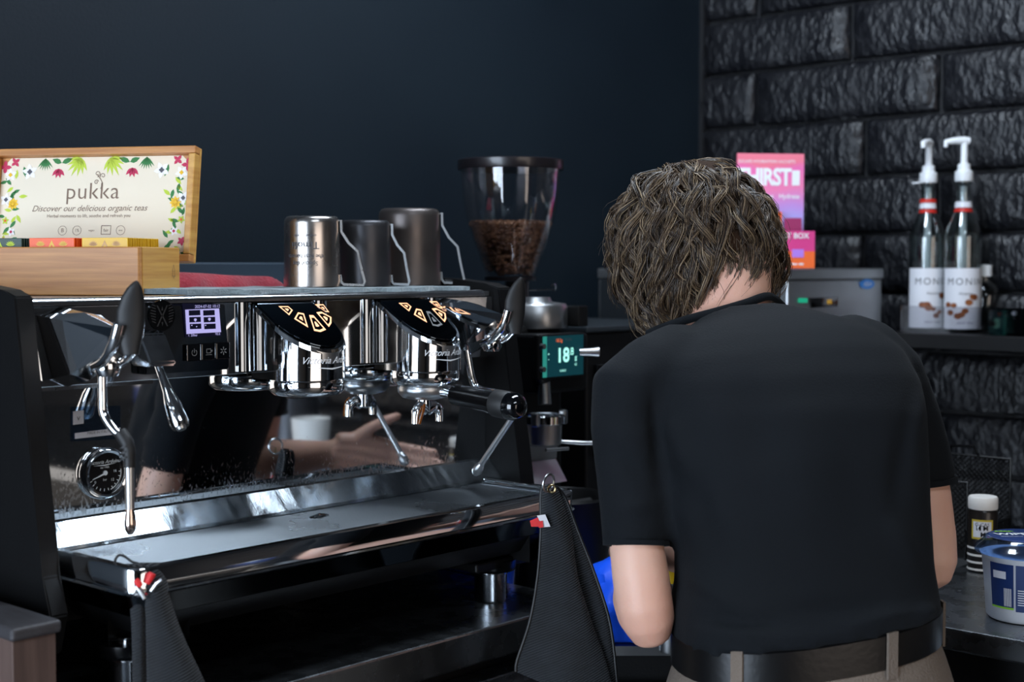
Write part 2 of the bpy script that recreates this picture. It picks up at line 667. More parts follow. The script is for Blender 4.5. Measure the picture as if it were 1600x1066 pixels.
# trim: narrow joint strip in the corner
b = MB(); b.lohi((XW - 0.014, YW - 0.012, 0.0), (XW + 0.02, YW + 0.01, 2.8)); struct(b.build('trim_1', 'mortar'))

# ceiling lamps (over the bar, and over the shop floor)
def lamp(x, y, sx, sy, label, s):
    t = thing('ceiling_light', label, 'ceiling light', (x, y, 2.76))
    b = MB(); b.lohi((x - sx / 2 - .02, y - sy / 2 - .02, 2.762), (x + sx / 2 + .02, y + sy / 2 + .02, 2.8)); b.build('frame', 'black', t)
    b = MB(); b.lohi((x - sx / 2, y - sy / 2, 2.755), (x + sx / 2, y + sy / 2, 2.763)); b.build('diffuser', window_mat('lamp_diffuser', 'd6e8ff', s), t)


lamp(1.72, 1.2, 1.1, 0.34, 'bright ceiling panel over the coffee bar', 9.0)
lamp(0.3, -0.6, 1.1, 0.55, 'dimmer ceiling panel over the shop floor', 5.0)

# ================================================================== COUNTERS
t = thing('bar_counter', 'dark stainless steel counter carrying the espresso machine', 'counter', (1.2, 1.6, 0))
b = MB(); b.lohi((0.79, 1.245, 0.885), (1.548, 1.995, 0.93), bevel=0.003); b.build('worktop', 'dsteel', t)
b = MB(); b.lohi((0.80, 1.30, 0.0), (1.52, 1.99, 0.884)); b.build('cabinet', 'black', t)
b = MB(); b.lohi((0.80, 1.262, 0.56), (1.15, 1.299, 0.855), bevel=0.003); dr = b.build('drawer', 'dsteel', t)
b = MB(); b.lohi((0.85, 1.245, 0.82), (1.1, 1.261, 0.835)); b.build('handle', 'chrome', dr)
b = MB(); b.lohi((1.16, 1.262, 0.56), (1.52, 1.299, 0.855), bevel=0.003); dr = b.build('drawer', 'dsteel', t)
b = MB(); b.lohi((1.22, 1.245, 0.82), (1.46, 1.261, 0.835)); b.build('handle', 'chrome', dr)
b = MB(); b.lohi((1.40, 1.50, 0.885), (2.90, 1.995, 0.9295), bevel=0.003)
t2 = thing('back_counter', 'dark steel worktop under the coffee grinder in the corner', 'counter', (2.2, 1.75, 0))
b.bm.free()
b = MB(); b.lohi((1.552, 1.50, 0.89), (2.90, 1.995, 0.93), bevel=0.003); b.build('worktop', 'dsteel', t2)
b = MB(); b.lohi((1.56, 1.53, 0.0), (2.89, 1.99, 0.889)); b.build('cabinet', 'black', t2)
# low corner unit with a diagonal front
t = thing('corner_unit', 'low black corner unit with bright diagonal steel edge beside the barista', 'cabinet', (1.9, 1.25, 0))
diag = [(1.553, 1.22), (1.553, 1.496), (2.88, 1.496), (2.88, 0.96), (1.83, 0.96)]
p = PZ(940, 1010, 0.85); q = PZ(1075, 1010, 0.85)
dr_ = (q - p).normalized()
diag = [(1.553, p.y + dr_.y * (1.553 - p.x) / dr_.x), (1.553, 1.496), (2.88, 1.496), (2.88, 0.96), (p.x + dr_.x * (0.96 - p.y) / dr_.y, 0.96)]
b = MB(); b.prism(diag, 2, 0.836, 0.85); b.build('worktop', 'steel', t)
ins = [(1.58, diag[0][1] + 0.03), (1.58, 1.48), (2.86, 1.48), (2.86, 0.98), (diag[4][0] + 0.03, 0.98)]
b = MB(); b.prism(ins, 2, 0.0, 0.8355); b.build('cabinet', 'black', t)
nd = V((-dr_.y, dr_.x, 0)); nd = nd if nd.dot(FH) < 0 else -nd
b = MB()
c0 = V((p.x, p.y, 0)) + nd * -0.018
b.poly([c0 + V((0, 0, 0.79)) + dr_ * -0.05, c0 + V((0, 0, 0.79)) + dr_ * 0.2, c0 + V((0, 0, 0.5)) + dr_ * 0.2, c0 + V((0, 0, 0.5)) + dr_ * -0.05], 0.012, nd)
b.build('door', 'dsteel', t)
# right counter: steel table with an open lower shelf
t = thing('steel_table', 'stainless steel worktop running along the black brick wall', 'counter', (2.3, 0.2, 0))
b = MB(); b.lohi((1.735, -1.4, 0.90), (2.895, 0.955, 0.93), bevel=0.003); b.build('worktop', 'dsteel', t)
b = MB(); b.lohi((1.77, -1.38, 0.80), (1.785, 0.93, 0.899)); b.build('apron', 'black', t)
for y in (-1.3, 0.85):
    for x in (1.80, 2.83):
        b = MB(); b.lohi((x, y, 0), (x + 0.04, y + 0.04, 0.899)); b.build('leg', 'steel', t)
b = MB(); b.lohi((1.62, -1.35, 0.63), (2.88, 0.90, 0.65)); b.build('shelf', 'steel', t)
b = MB(); b.lohi((1.79, -1.35, 0.0), (2.86, 0.84, 0.629)); b.build('cabinet', 'black', t)

# wall shelf
t = thing('wall_shelf', 'black wall shelf on the brick wall holding syrup bottles', 'shelf', (2.8, 1.0, 1.232))
b = MB(); b.lohi((2.70, 0.2, 1.232), (2.886, 1.41, 1.262), bevel=0.002); b.build('board', 'black', t)
b = MB(); b.lohi((2.703, 0.22, 1.2625), (2.707, 1.36, 1.318)); b.build('front_guard', 'acrylic', t, label='clear plastic lip along the shelf front')
for y in (0.45, 0.8):
    b = MB(); b.prism([(2.885, 1.10), (2.885, 1.231), (2.76, 1.231)], 1, y, y + 0.02); b.build('bracket', 'black', t)

# ================================================================== ESPRESSO MACHINE
MX0, MX1, MYF, MYM = 0.806, 1.60, 1.46, 1.475
mc = thing('espresso_machine', 'large two-group chrome and black espresso machine on the steel counter', 'espresso machine', (1.2, 1.6, 0.93))
sp = [(1.448, 1.366), (1.475, 1.373), (1.55, 1.380), (1.85, 1.386), (1.90, 1.375), (1.915, 1.33), (1.915, 0.975), (1.90, 0.965), (1.44, 0.962), (1.40, 0.975), (1.385, 1.02), (1.403, 1.06), (1.405, 1.088)]
for x0, x1 in ((MX0 - 0.012, MX0 + 0.010), (MX1 - 0.022, MX1 + 0.008)):
    b = MB(); b.prism(sp, 0, x0, x1)
    bmesh.ops.bevel(b.bm, geom=[e for e in b.bm.edges], offset=0.002, segments=2, affect='EDGES')
    b.build('side_panel', 'black', mc)
b = MB(); b.lohi((MX0 + .01, 1.485, 0.985), (MX1 - .022, 1.90, 1.354)); b.build('body', 'black', mc)
b = MB(); b.lohi((MX0 + .0105, MYM, 1.075), (MX1 - .0225, MYM + 0.009, 1.262)); b.build('splash_panel', 'mirror', mc, label='mirror-polished steel back panel')
b = MB(); b.lohi((MX0 + .0105, MYF, 1.2625), (MX1 - .0225, MYF + 0.022, 1.3535), bevel=0.001); b.build('fascia', 'chrome', mc)
b = MB(); b.lohi((MX0 + .0105, MYF + 0.004, 1.258), (0.98, MYF + 0.012, 1.2622)); b.build('trim', 'dsteel', mc)
b = MB(); b.loft([[V((x, MYF + .004 - .009 * cos(a), 1.3565 + .0075 * sin(a))) for a in np.linspace(0, 1.57, 7)] + [V((x, MYF + .006, 1.364)), V((x, MYF + .006, 1.3545)), V((x, MYF - .005, 1.3545))] for x in (MX0 + .0105, MX1 - .045)]); b.build('front_rail', 'brushrail', mc)
b = MB(); b.lohi((MX0 + .0105, MYF + 0.007, 1.3545), (MX1 - .0225, 1.895, 1.361)); b.build('cup_tray', 'steel', mc)
b = MB(); b.lohi((MX0 + .02, 1.875, 1.3615), (MX1 - .03, 1.893, 1.405), bevel=0.003); b.build('back_rail', pm('slate_rail', '34424f', 0.5, 0.3), mc)
# ledge below the mirror
b = MB(); b.prism([(1.474, 1.1065), (1.4675, 1.1065), (1.443, 1.082), (1.437, 1.079), (1.437, 1.074), (1.474, 1.074)], 0, MX0 + .0105, MX1 - .0225)
b.build('splash_ledge', 'smear', mc, label='sloping steel ledge streaked with water marks')
# drip tray: U-shaped rim swept round the front corner
TX0, TX1, TYF = 0.824, 1.548, 1.272
path = [(TX0, 1.436)] + [(TX0, 1.436 - (1.436 - TYF - .022) * i / 3) for i in (1, 2)] + arc((TX0 + .022, TYF + .022), .022, pi, 1.5 * pi, 8) + [(TX0 + .1 + (TX1 - TX0 - .13) * i / 6, TYF) for i in range(7)] + arc((TX1 - .012, TYF + .012), .012, -pi / 2, 0, 5) + [(TX1, 1.436)]


def sweep(prof, pth, closed_prof=True):
    """prof: (inward, z); inward normal computed from path"""
    rings = []
    for i, q in enumerate(pth):
        a = V(pth[max(i - 1, 0)] + (0,)); c = V(pth[min(i + 1, len(pth) - 1)] + (0,))
        tt = (c - a).normalized()
        n = V((-tt.y, tt.x, 0))
        rings.append([V((q[0], q[1], 0)) + n * u + V((0, 0, z)) for u, z in prof])
    return rings


b = MB(); b.loft(sweep([(0.0, 1.081), (0.002, 1.0835), (0.012, 1.0835), (0.014, 1.080), (0.014, 1.058), (0.001, 1.058)], path)); tr = b.build('drip_tray', 'chrome', mc)
b = MB(); b.loft(sweep([(-0.002, 1.0575), (-0.004, 1.0555), (-0.002, 1.0535), (0.012, 1.0535), (0.012, 1.0575)], path)); b.build('rim_bead', 'chrome', tr)
b = MB(); b.loft(sweep([(0.003, 1.053), (0.010, 1.036), (0.013, 1.028), (0.03, 1.028), (0.03, 1.053)], path)); b.build('lower_band', 'dchrome', tr)
b = MB(); b.loft(sweep([(0.013, 1.0275), (0.030, 1.004), (0.055, 0.995), (0.085, 0.990), (0.085, 1.0275)], path[:-1] + [(TX1, 1.436)])); b.build('underside', 'black', tr)
b = MB(); b.lohi((TX0 + .09, TYF + .085, 0.988), (TX1 - .09, 1.47, 1.02)); b.build('pan', 'black', tr)
b = MB(); b.lohi((TX0 + .0145, TYF + .0145, 1.060), (TX1 - .0145, 1.434, 1.066)); b.build('tray_floor', 'dsteel', tr)
b = MB()
ny = 36
for i in range(ny):
    y = TYF + .018 + (1.428 - TYF - .018) * i / (ny - 1)
    b.loft([[V((x, y + .001 - .00125 * cos(a), 1.0785 + .0010 * sin(a))) for a in (-1.2, 0, .6, 1.1, 1.57, 2.04, 2.54, 3.14, 4.34)] for x in (TX0 + .018, TX1 - .018)])
for x in np.linspace(TX0 + .02, TX1 - .022, 9):
    b.lohi((x, TYF + .0165, 1.067), (x + .003, 1.4325, 1.0712))
stuff(b.build('grate', 'grate', tr))
b = MB(); b.lohi((TX1 - .028, TYF + .02, 1.0835), (TX1 - .018, 1.425, 1.087), bevel=0.0012); b.build('grate_edge_rail', 'chrome', tr)
b = MB(); b.tube([(1.155, 1.385, 1.080), (1.17, 1.383, 1.083), (1.185, 1.385, 1.080)], 0.0025, 8); b.build('grate_tab', 'chrome', tr)
# feet
for fx, fy in ((1.449, 1.345), (0.866, 1.345), (0.885, 1.85), (1.50, 1.85)):
    b = MB()
    b.lathe([(0.001, 0.9305), (0.021, 0.9305), (0.023, 0.934), (0.023, 0.968), (0.024, 0.970), (0.024, 0.974), (0.016, 0.974), (0.016, 0.9945)], (fx, fy, 0), n=28)
    ft = b.build('foot', 'chrome', mc)
    b = MB(); b.lathe([(0.001, 0.9747), (0.034, 0.9747), (0.037, 0.980), (0.037, 0.99), (0.001, 0.99)], (fx, fy, 0), n=28); b.build('foot_collar', 'bakelite', ft)
    if fx < .87:
        continue
    b = MB(); b.lohi((fx - .06, fy - .03, 0.981), (fx + .05, fy + .05, 0.9945), bevel=0.003)
    b.build('foot_bracket', 'black', ft)

# pressure gauge on the mirror panel
gc = V((0.916, MYM, 1.156))
RX = Matrix.Rotation(pi / 2, 4, 'X')       # lathe axis z -> -y
b = MB(); b.lathe([(0.031, 0.0), (0.0315, 0.004), (0.030, 0.010), (0.027, 0.012), (0.0245, 0.011), (0.024, 0.004)], gc, RX, 40)
g = b.build('pressure_gauge', 'chrome', mc)
b = MB(); b.lathe([(0.0001, 0.0045), (0.0242, 0.0045), (0.0242, 0.002), (0.0001, 0.002)], gc, RX, 40); b.build('dial_face', 'gaugeface', g)
FR = frame(gc + V((0, -0.0052, 0)), (1, 0, 0), (0, 0, 1))
b = MB()
b.text('Victoria Arduino', 0.0062, FR @ Matrix.Translation((0, 0.013, 0)), shear=0.35)
b.text('dal 1905', 0.0035, FR @ Matrix.Translation((0, 0.0065, 0)))
b.text('bar', 0.004, FR @ Matrix.Translation((0, -0.008, 0)))
b.text('0', 0.0045, FR @ Matrix.Translation((-0.013, -0.010, 0))); b.text('12', 0.0045, FR @ Matrix.Translation((0.010, -0.009, 0))); b.text('16', 0.0045, FR @ Matrix.Translation((0.0135, 0.001, 0)))
for p2 in ([(-0.016, 0.0095), (0, 0.0085), (0.016, 0.0105), (0, 0.0098)],):
    b.poly([FR @ V((x, y, 0)) for x, y in p2])
for k in range(11):
    a = radians(205 + k * 15.5)
    b.poly([FR @ V((cos(a + d) * r, sin(a + d) * r, 0)) for r, d in ((.0185, -.02), (.0215, -.02), (.0215, .02), (.0185, .02))])
for k in range(14):
    a0, a1 = radians(290 + k * 5.5), radians(290 + (k + 1) * 5.5)
    b.poly([FR @ V((cos(a) * r, sin(a) * r, 0)) for r, a in ((.0212, a0), (.0220, a0), (.0220, a1), (.0212, a1))])
b.build('dial_print', 'gaugeink', g)
b = MB(); b.poly([FR @ V(p3) for p3 in ((0.001, 0.0012, .001), (-0.017, -0.0058, .001), (-0.0172, -0.0066, .001), (0.001, -0.0012, .001))], 0.0004)
b.lathe([(0.0001, .0018), (0.0028, .0015), (0.0028, .0)], gc + V((0, -.0052, 0)), RX, 16); b.build('needle', 'gaugeink', g)

# stickers on the mirror
def onmir(px, py, dy=-0.0006, y=MYM):
    p = PY(px, py, y); return V((p.x, p.y + dy, p.z))


b = MB(); b.poly([onmir(110, 636), onmir(188, 634), onmir(188, 686), onmir(110, 690)]); b.build('sticker', glass('sticker_film', (0.55, 0.72, 0.9), 0.05), mc, label='blue tinted clear film sticker')
b = MB(); b.poly([onmir(113, 643, -.0012), onmir(130, 641, -.0012), onmir(130, 662, -.0012), onmir(113, 664, -.0012)])
b.mat('stickerw'); b.mat('labelink')
X = frame(onmir(121.5, 653, -.0018), (1, 0, 0), (0, 0, 1))
b.text('v', 0.010, X)
b.build('sticker', None, mc, label='small square white sticker')
b = MB(); b.mat('stickerw'); b.poly([onmir(116, 677, -.0012), onmir(187, 668, -.0012), onmir(187, 678, -.0012), onmir(116, 686, -.0012)])
b.mat('labelink'); X = frame(onmir(152, 675.5, -.0018), (1, 0, 0.0), (0, 0, 1)); b.text('MADE IN ITALY', 0.0042, X)
b.build('sticker', None, mc, label='thin white strip sticker with small print')

# display module
DY = 1.444
dl, dr2 = PY(229, 500, DY).x, PY(352, 500, DY).x
zt_, zb_ = 1.352, PY(300, 581, DY).z
b = MB()
b.prism([(dl - .004, zt_), (dr2, zt_), (dr2 + .006, zb_ + .006), (dr2 + .004, zb_), (dl - .002, zb_)], 1, DY, MYF - .0005)
bmesh.ops.bevel(b.bm, geom=[e for e in b.bm.edges], offset=0.0012, segments=2, affect='EDGES')
dm = b.build('display_panel', pm('smoked_chrome', (.22, .25, .28), .07, 1.0), mc)


def ond(px, py, dy=-.0008):
    p = PY(px, py, DY); return V((p.x, p.y + dy, p.z))


b = MB(); b.mat('screend'); b.poly([ond(284, 474), ond(341, 475), ond(345, 525), ond(289, 527)], 0.0008, (0, -1, 0))
b.mat('screenw'); b.poly([ond(288, 484, -.0018), ond(341, 482, -.0018), ond(344, 519, -.0018), ond(290, 522, -.0018)])
b.mat('screend')
for r in range(3):
    for c in range(2):
        x0, y0 = 293 + c * 22.5 + r * .8, 485 + r * 10.6
        b.poly([ond(x0, y0, -.0024), ond(x0 + 18, y0 - .6, -.0024), ond(x0 + 18.3, y0 + 7.6, -.0024), ond(x0 + .3, y0 + 8.4, -.0024)])
b.mat('screenw')
for px, py in ((303, 500), (325, 499), (305, 510.5), (297.5, 508.5), (319, 508.5)):
    q = ond(px, py, -.003); b.poly([q + V((x, 0, z)) * (0.0022 if px in (303, 325) else .0009) for x, z in ((-1, 0), (0, -1), (1, 0), (.6, .8), (-.6, .8))])
X = frame(ond(322, 479, -.003), (1, 0, 0), (0, 0, 1)); b.text('2024-07-02 10:12', 0.0052, X)
X = frame(ond(338, 522, -.003), (1, 0, 0), (0, 0, 1)); b.text('93.0', 0.0042, X)
X = frame(ond(299, 524, -.003), (1, 0, 0), (0, 0, 1)); b.text('1. 20bar', 0.0042, X)
b.build('screen', None, dm)
for i, px in enumerate((299.5, 322.5, 345)):
    c = PY(px, 551 - i * 1.5, DY)
    b = MB(); b.mat('gloss'); b.box((c.x, DY - .002, c.z), (.0205, .006, .0205), bevel=.001)
    b.mat('icondim')
    FB = frame((c.x, DY - .0056, c.z), (1, 0, 0), (0, 0, 1))
    if i == 0:
        for k in range(14):
            a0, a1 = radians(120 + k * 300 / 14), radians(120 + (k + 1) * 300 / 14)
            b.poly([FB @ V((cos(a) * r, sin(a) * r, 0)) for r, a in ((.0032, a0), (.004, a0), (.004, a1), (.0032, a1))])
        b.poly([FB @ V(q) for q in ((-.0004, 0, 0), (.0004, 0, 0), (.0004, .005, 0), (-.0004, .005, 0))])
    elif i == 1:
        for q4 in (((-.004, .003), (.003, .003), (.003, .0038), (-.004, .0038)), ((-.004, -.001), (-.0032, -.001), (-.0032, .003), (-.004, .003)), ((.0022, -.001), (.003, -.001), (.003, .003), (.0022, .003)), ((-.004, -.0018), (.003, -.0018), (.003, -.001), (-.004, -.001)), ((-.005, -.004), (.004, -.004), (.004, -.0033), (-.005, -.0033)), ((.003, .002), (.005, .002), (.005, 0), (.003, 0))):
            b.poly([FB @ V((x, z, 0)) for x, z in q4])
    else:
        for k in range(6):
            a = radians(k * 60 + 30)
            b.poly([FB @ V((cos(a + d) * r, sin(a + d) * r, 0)) for r, d in ((.0015, -.35), (.005, -.12), (.005, .12), (.0015, .35))])
    b.build('button', None, dm)
# round emblem: ring with an engraved eagle-like crest
c = PY(252, 493, DY)
EC = V((c.x, DY, c.z))
b = MB(); b.mat('gloss'); b.lathe([(0.0001, .0015), (.0185, .0015), (.0185, 0)], EC, RX, 36)
b.mat('chrome')
FE = frame(EC + V((0, -.002, 0)), (1, 0, 0), (0, 0, 1))
for k in range(7):
    for s in (-1, 1):
        y0 = .012 - k * .0033
        b.poly([FE @ V((s * x, y, 0)) for x, y in ((.009, y0), (.0165 - abs(k - 3) * .0008, y0 + .0018), (.0165 - abs(k - 3) * .0008, y0 + .0006), (.009, y0 - .0012))])
for q4 in (((-.008, .012), (-.006, .012), (.001, -.001), (-.001, -.001)), ((.008, .012), (.006, .012), (-.001, -.001), (.001, -.001)), ((-.008, -.013), (-.006, -.013), (.001, 0), (-.001, 0)), ((.008, -.013), (.006, -.013), (-.001, 0), (.001, 0)), ((-.0015, .006), (0, .011), (.0015, .006)), ((-.0012, -.008), (0, -.013), (.0012, -.008))):
    b.poly([FE @ V((x, y, 0.0001)) for x, y in q4])
b.build('emblem', None, dm)

# group heads
CAPM = 0.60


def capz(y, dx=0.0):
    return 1.3535 - CAPM * (MYF - y)


def group_head(xg):
    yc, R = 1.412, 0.0505
    foot = [(xg - R, MYF - .001), (xg - R, yc + .030), (xg - R, yc + .004)] + [(xg + R * cos(a), yc + R * sin(a)) for a in [pi + pi * i / 22 for i in range(23)]] + [(xg + R, yc + .004), (xg + R, yc + .030), (xg + R, MYF - .001)]
    b = MB()
    # faceted flank: flat side, then round nose; sloping cap
    bot = [V((x, y, 1.256)) for x, y in foot]
    mid = [V((x, y, capz(y) - .006)) for x, y in foot]
    top = [V((xg + (x - xg) * .965, y + (.0016 if y < yc else 0), capz(y))) for x, y in foot]
    a, c_, d_ = b._v(bot), b._v(mid), b._v(top)
    for i in range(len(foot) - 1):
        b._f([a[i], a[i + 1], c_[i + 1], c_[i]], True)
        b._f([c_[i], c_[i + 1], d_[i + 1], d_[i]])
    b._f(d_); b._f(a[::-1])
    g = b.build('group_head', 'chrome', mc)
    # flutes beside the neck; their chrome is darkened in colour to imitate dark reflections
    for s in (-1, 1):
        b = MB(); b.loft([[V((xg + s * (R + .0125 - .012 * cos(a)), MYF + .001 - .009 * sin(a), z)) for a in np.linspace(0, pi, 11)] + [V((xg + s * (R + .0245), MYF + .003, z)), V((xg + s * (R + .0005), MYF + .003, z))] for z in (1.266, 1.3535)])
        b.build('neck_flute', pm('dark_reflection_chrome', (.30, .33, .36), .08, 1.0) if 'dark_reflection_chrome' not in bpy.data.materials else bpy.data.materials['dark_reflection_chrome'], g)
    # black touch cap lying on the slope
    b = MB()
    cap = [V((xg + (x - xg) * .90, y + (.005 if y < yc else -.002), 0)) for x, y in foot]
    cap = [V((p.x, p.y, capz(p.y) + .0002)) for p in cap]
    b.poly(cap, .0018, (0, -.5, .86))
    b.build('touch_cap', 'dchrome', g)
    # nose facet
    b = MB(); nf = [V((xg + R * .98 * cos(a) * .9, yc + R * sin(a), 0)) for a in [1.5 * pi - .62 + 1.24 * i / 8 for i in range(9)]]
    up = [V((p.x, p.y - .0006, capz(p.y) - .004)) for p in nf]
    dn = [V((p.x, p.y - .0006, capz(p.y) - .004 - .014 * max(0, 1 - ((p.x - xg) / .03) ** 2))) for p in nf]
    b.loft([up, dn], closed=False); b.build('nose_facet', 'steel', g)
    # icons
    A = [(435.2, 478.5), (450.4, 478.5), (457.6, 484.8), (452, 492.7)]
    Bq = [(465.6, 488.1), (474.9, 489.8), (481.6, 511.8), (459.7, 498.3)]
    Cq = [(483, 492.4), (489.7, 492.7), (509.5, 515.2), (501, 518.8), (490.9, 516.9)]
    Dq = [(494.3, 488.1), (501.9, 487), (517.9, 495.7), (517.9, 505), (514, 511)]
    Eq = [(491.8, 475.8), (505.3, 475.5), (514.6, 488.1), (508.6, 487.3)]
    x0 = 1.174
    for k, poly in enumerate((A, Bq, Cq, Dq, Eq)):
        pts = []
        for px, py in poly:
            d = ray(px, py)
            # plane z = capz(y)+.003
            tt = (1.3535 - CAPM * MYF + .0026 - CZ) / (d.z - CAPM * d.y)
            p = CAM + d * tt
            pts.append(p + V((xg - x0, 0, 0)))
        cen = sum(pts, V()) / len(pts)
        inner = [cen + (p - cen) * .73 for p in pts]
        b = MB()
        o_, i_ = b._v(pts), b._v(inner)
        for i in range(len(pts)):
            j = (i + 1) % len(pts)
            b._f([o_[i], o_[j], i_[j], i_[i]])
        cu = [cen + (p - cen) * .30 for p in pts]
        b._f(b._v(cu))
        dim = (xg > 1.3 and k == 2)
        b.build('icon', 'icondim' if dim else 'icon', g, label='unlit outline icon' if dim else None)
    # script on the nose
    RR = R + .0007

    def wrap(co_):
        a = 1.5 * pi + co_.x / RR
        return V((xg + RR * cos(a), yc + RR * sin(a), 1.281 + co_.y))
    b = MB()
    b.text('Victoria Arduino', 0.0125, None, shear=0.45, fn=wrap)
    b.loft([[wrap(V((x, -.0075 - .0022 * (1 - abs(x) / .034), 0))) for x in np.linspace(-.034, .034, 15)], [wrap(V((x, -.0075 - .0042 * (1 - abs(x) / .034), 0))) for x in np.linspace(-.034, .034, 15)]], closed=False)
    b.build('script_badge', 'hoop', g)
    # lower collar
    b = MB(); b.lathe([(0.0001, 1.256), (.0475, 1.2555), (.0485, 1.252), (.0485, 1.242), (.044, 1.236), (.037, 1.2345), (.0001, 1.2345)], (xg, yc, 0), n=40)
    b.build('collar', 'chrome', g)
    return g


group_head(1.174)
group_head(1.386)

# portafilter under the right group
PG = V((1.386, 1.412, 0))
b = MB(); b.lathe([(.0001, 1.234), (.036, 1.234), (.038, 1.231), (.037, 1.224), (.031, 1.217), (.018, 1.214), (.0001, 1.213)], PG, n=36)
pf = b.build('portafilter', 'steel', mc)
b = MB(); b.lathe([(.0001, 1.214), (.010, 1.2135), (.0105, 1.196), (.008, 1.194), (.0001, 1.194)], PG, n=20); b.build('spout_boss', 'chrome', pf)
for s in (-1, 1):
    b = MB(); b.tube(spline([PG + V((s * .003, -.002, 1.199)), PG + V((s * .013, -.004, 1.204)), PG + V((s * .022, -.006, 1.197)), PG + V((s * .0235, -.006, 1.182))], 5), [.0085] * 6 + [.0075] * 5 + [.006] * 5, 14)
    b.build('spout', 'chrome', pf)
b = MB(); b.tube(spline([PG + V((-.013, -.013, 1.207)), PG + V((-.019, -.016, 1.198)), PG + V((-.0235, -.014, 1.182))], 5), [.004] * 5 + [.0034] * 6, 10, flat=.5); b.build('coffee_drip', 'coffee', pf, label='brown espresso residue on the spout')
h0 = PG + V((0, -.036, 1.226)); hd = V((0, -.99, -.085)).normalized()
b = MB(); b.tube([h0, h0 + hd * .012, h0 + hd * .022], [.007, .006, .008], 16); b.build('handle_neck', 'chrome', pf)
b = MB(); b.tube([h0 + hd * q for q in (.022, .024, .05, .085, .098)], [.0125, .0145, .0150, .0155, .0165], 24); b.build('handle', 'bakelite', pf)
b = MB(); b.tube([h0 + hd * q for q in (.098, .100, .124, .1245)], [.0165, .0185, .0190, .0186], 24); b.build('handle_grip_band', 'rubber', pf)
b = MB(); b.tube([h0 + hd * q for q in (.1245, .134, .142, .147, .1495)], [.0188, .0185, .0155, .009, .001], 24); b.build('handle_end', 'gloss', pf)


# steam stations
def steam(xs, side):
    # tapering housing from the fascia towards the barista
    y0, y1 = MYF - .0005, 1.345
    sec = lambda y, w, zt, zb: [V((xs - w, y, zt - .008)), V((xs, y, zt)), V((xs + w * .75, y, zt - .004)), V((xs + w * .9, y, zb + .014)), V((xs + .2 * w, y, zb)), V((xs - w * .7, y, zb + .008))]
    b = MB(); b.loft([sec(y0, .034, 1.353, 1.262), sec(1.41, .027, 1.348, 1.272), sec(y1, .013, 1.332, 1.300), sec(y1 - .006, .012, 1.330, 1.302)], smooth=False)
    hs = b.build('steam_valve_housing', 'chrome', mc)
    # fork of two cheeks with pivot, carrying the paddle
    for s in (-1, 1):
        b = MB(); b.tube(spline([V((xs + s * .012, 1.372, 1.290)), V((xs + s * .0135, 1.350, 1.298)), V((xs + s * .0135, 1.330, 1.318)), V((xs + s * .0125, 1.322, 1.338))], 5), [.0055] * 8 + [.0062] * 8, 12); b.build('lever_fork', 'chrome', hs)
    b = MB(); b.tube([(xs - .018, 1.326, 1.326), (xs + .018, 1.326, 1.326)], .0048, 14); b.build('pivot', 'chrome', hs)
    b = MB(); b.lathe([(.0001, 1.278), (.011, 1.279), (.0145, 1.286), (.0135, 1.297), (.009, 1.303)], (xs, 1.365, 0), n=24); b.build('ball_joint', 'chrome', hs)
    # paddle lever: leaf shape leaning outward
    b = MB()
    zs = [(1.312, .0085, .006, 0), (1.324, .0115, .0065, .002), (1.340, .0150, .0065, .004), (1.358, .0150, .006, .004), (1.372, .0125, .0055, .002), (1.383, .0080, .0045, -.001), (1.389, .0035, .003, -.003), (1.391, .0006, .0006, -.004)]
    lean = .004
    rings = []
    for z, a, bb, dy in zs:
        k = (z - 1.312) / .08
        rings.append(ring((xs + side * lean * k, 1.320 + dy - .003 * k, z - .007), (.83, -.55, 0), (.55, .83, 0), a, bb, 18))
    b.loft(rings); b.build('steam_lever', 'rubber', mc)


XL = 0.856
steam(XL, 1)
XR = 1.473
steam(XR, 1)
# left wand
sw = MB()
pts = spline([(XL - .006, 1.366, 1.286), (XL - .006, 1.366, 1.255), (XL - .006, 1.364, 1.238), (XL - .002, 1.352, 1.222), (XL + .003, 1.340, 1.213)], 6)
sw.tube(pts, .0050, 14); wd = sw.build('steam_wand', 'chrome', mc)
b = MB(); b.tube(spline([(XL + .001, 1.344, 1.219), (XL + .004, 1.336, 1.208), (XL + .005, 1.333, 1.196), (XL + .005, 1.333, 1.182)], 4), [.0078] * 5 + [.0072] * 4 + [.0066] * 4, 16)
for k in range(3):
    b.tube([V((XL + .0035, 1.3365, 1.2055 - k * .006)), V((XL + .004, 1.3358, 1.2035 - k * .006))], .0086, 16)
b.build('rubber_grip', 'rubber', wd)
b = MB(); b.tube([(XL + .005, 1.333, 1.182), (XL + .005, 1.333, 1.136)], [.0052, .0048], 14); b.build('lower_tube', 'steel', wd)
b = MB(); b.tube([(XL + .005, 1.333, z) for z in (1.136, 1.128, 1.120, 1.113, 1.108)], [.0046, .006, .0068, .006, .003], 14); b.build('wand_tip', pm('coppery_tip', (0.7, 0.55, 0.48), .12, 1.0), wd)
# right wand
t0 = V((XR - .006, 1.410, 1.288))
pR = [t0, PX(737, 590, XR - .004), PX(748, 607, XR), PX(775, 613, XR + .002), PX(800, 622, XR + .004)]
b = MB(); b.tube(spline(pR, 6), .0052, 14); wd = b.build('steam_wand', 'chrome', mc)
e0 = PX(800, 622, XR + .004); e1 = PX(808, 640, XR + .006); e2 = PX(799, 655, XR + .006); e3 = PX(752, 725, XR + .006); e4 = PX(742, 741, XR + .006)
b = MB(); b.tube(spline([e0, e1, e2, e3], 5), .0043, 14); b.build('lower_tube', 'steel', wd)
b = MB(); b.tube([e3, e3.lerp(e4, .35), e3.lerp(e4, .75), e4], [.0048, .0072, .0075, .004], 14); b.build('wand_tip', 'steel', wd)
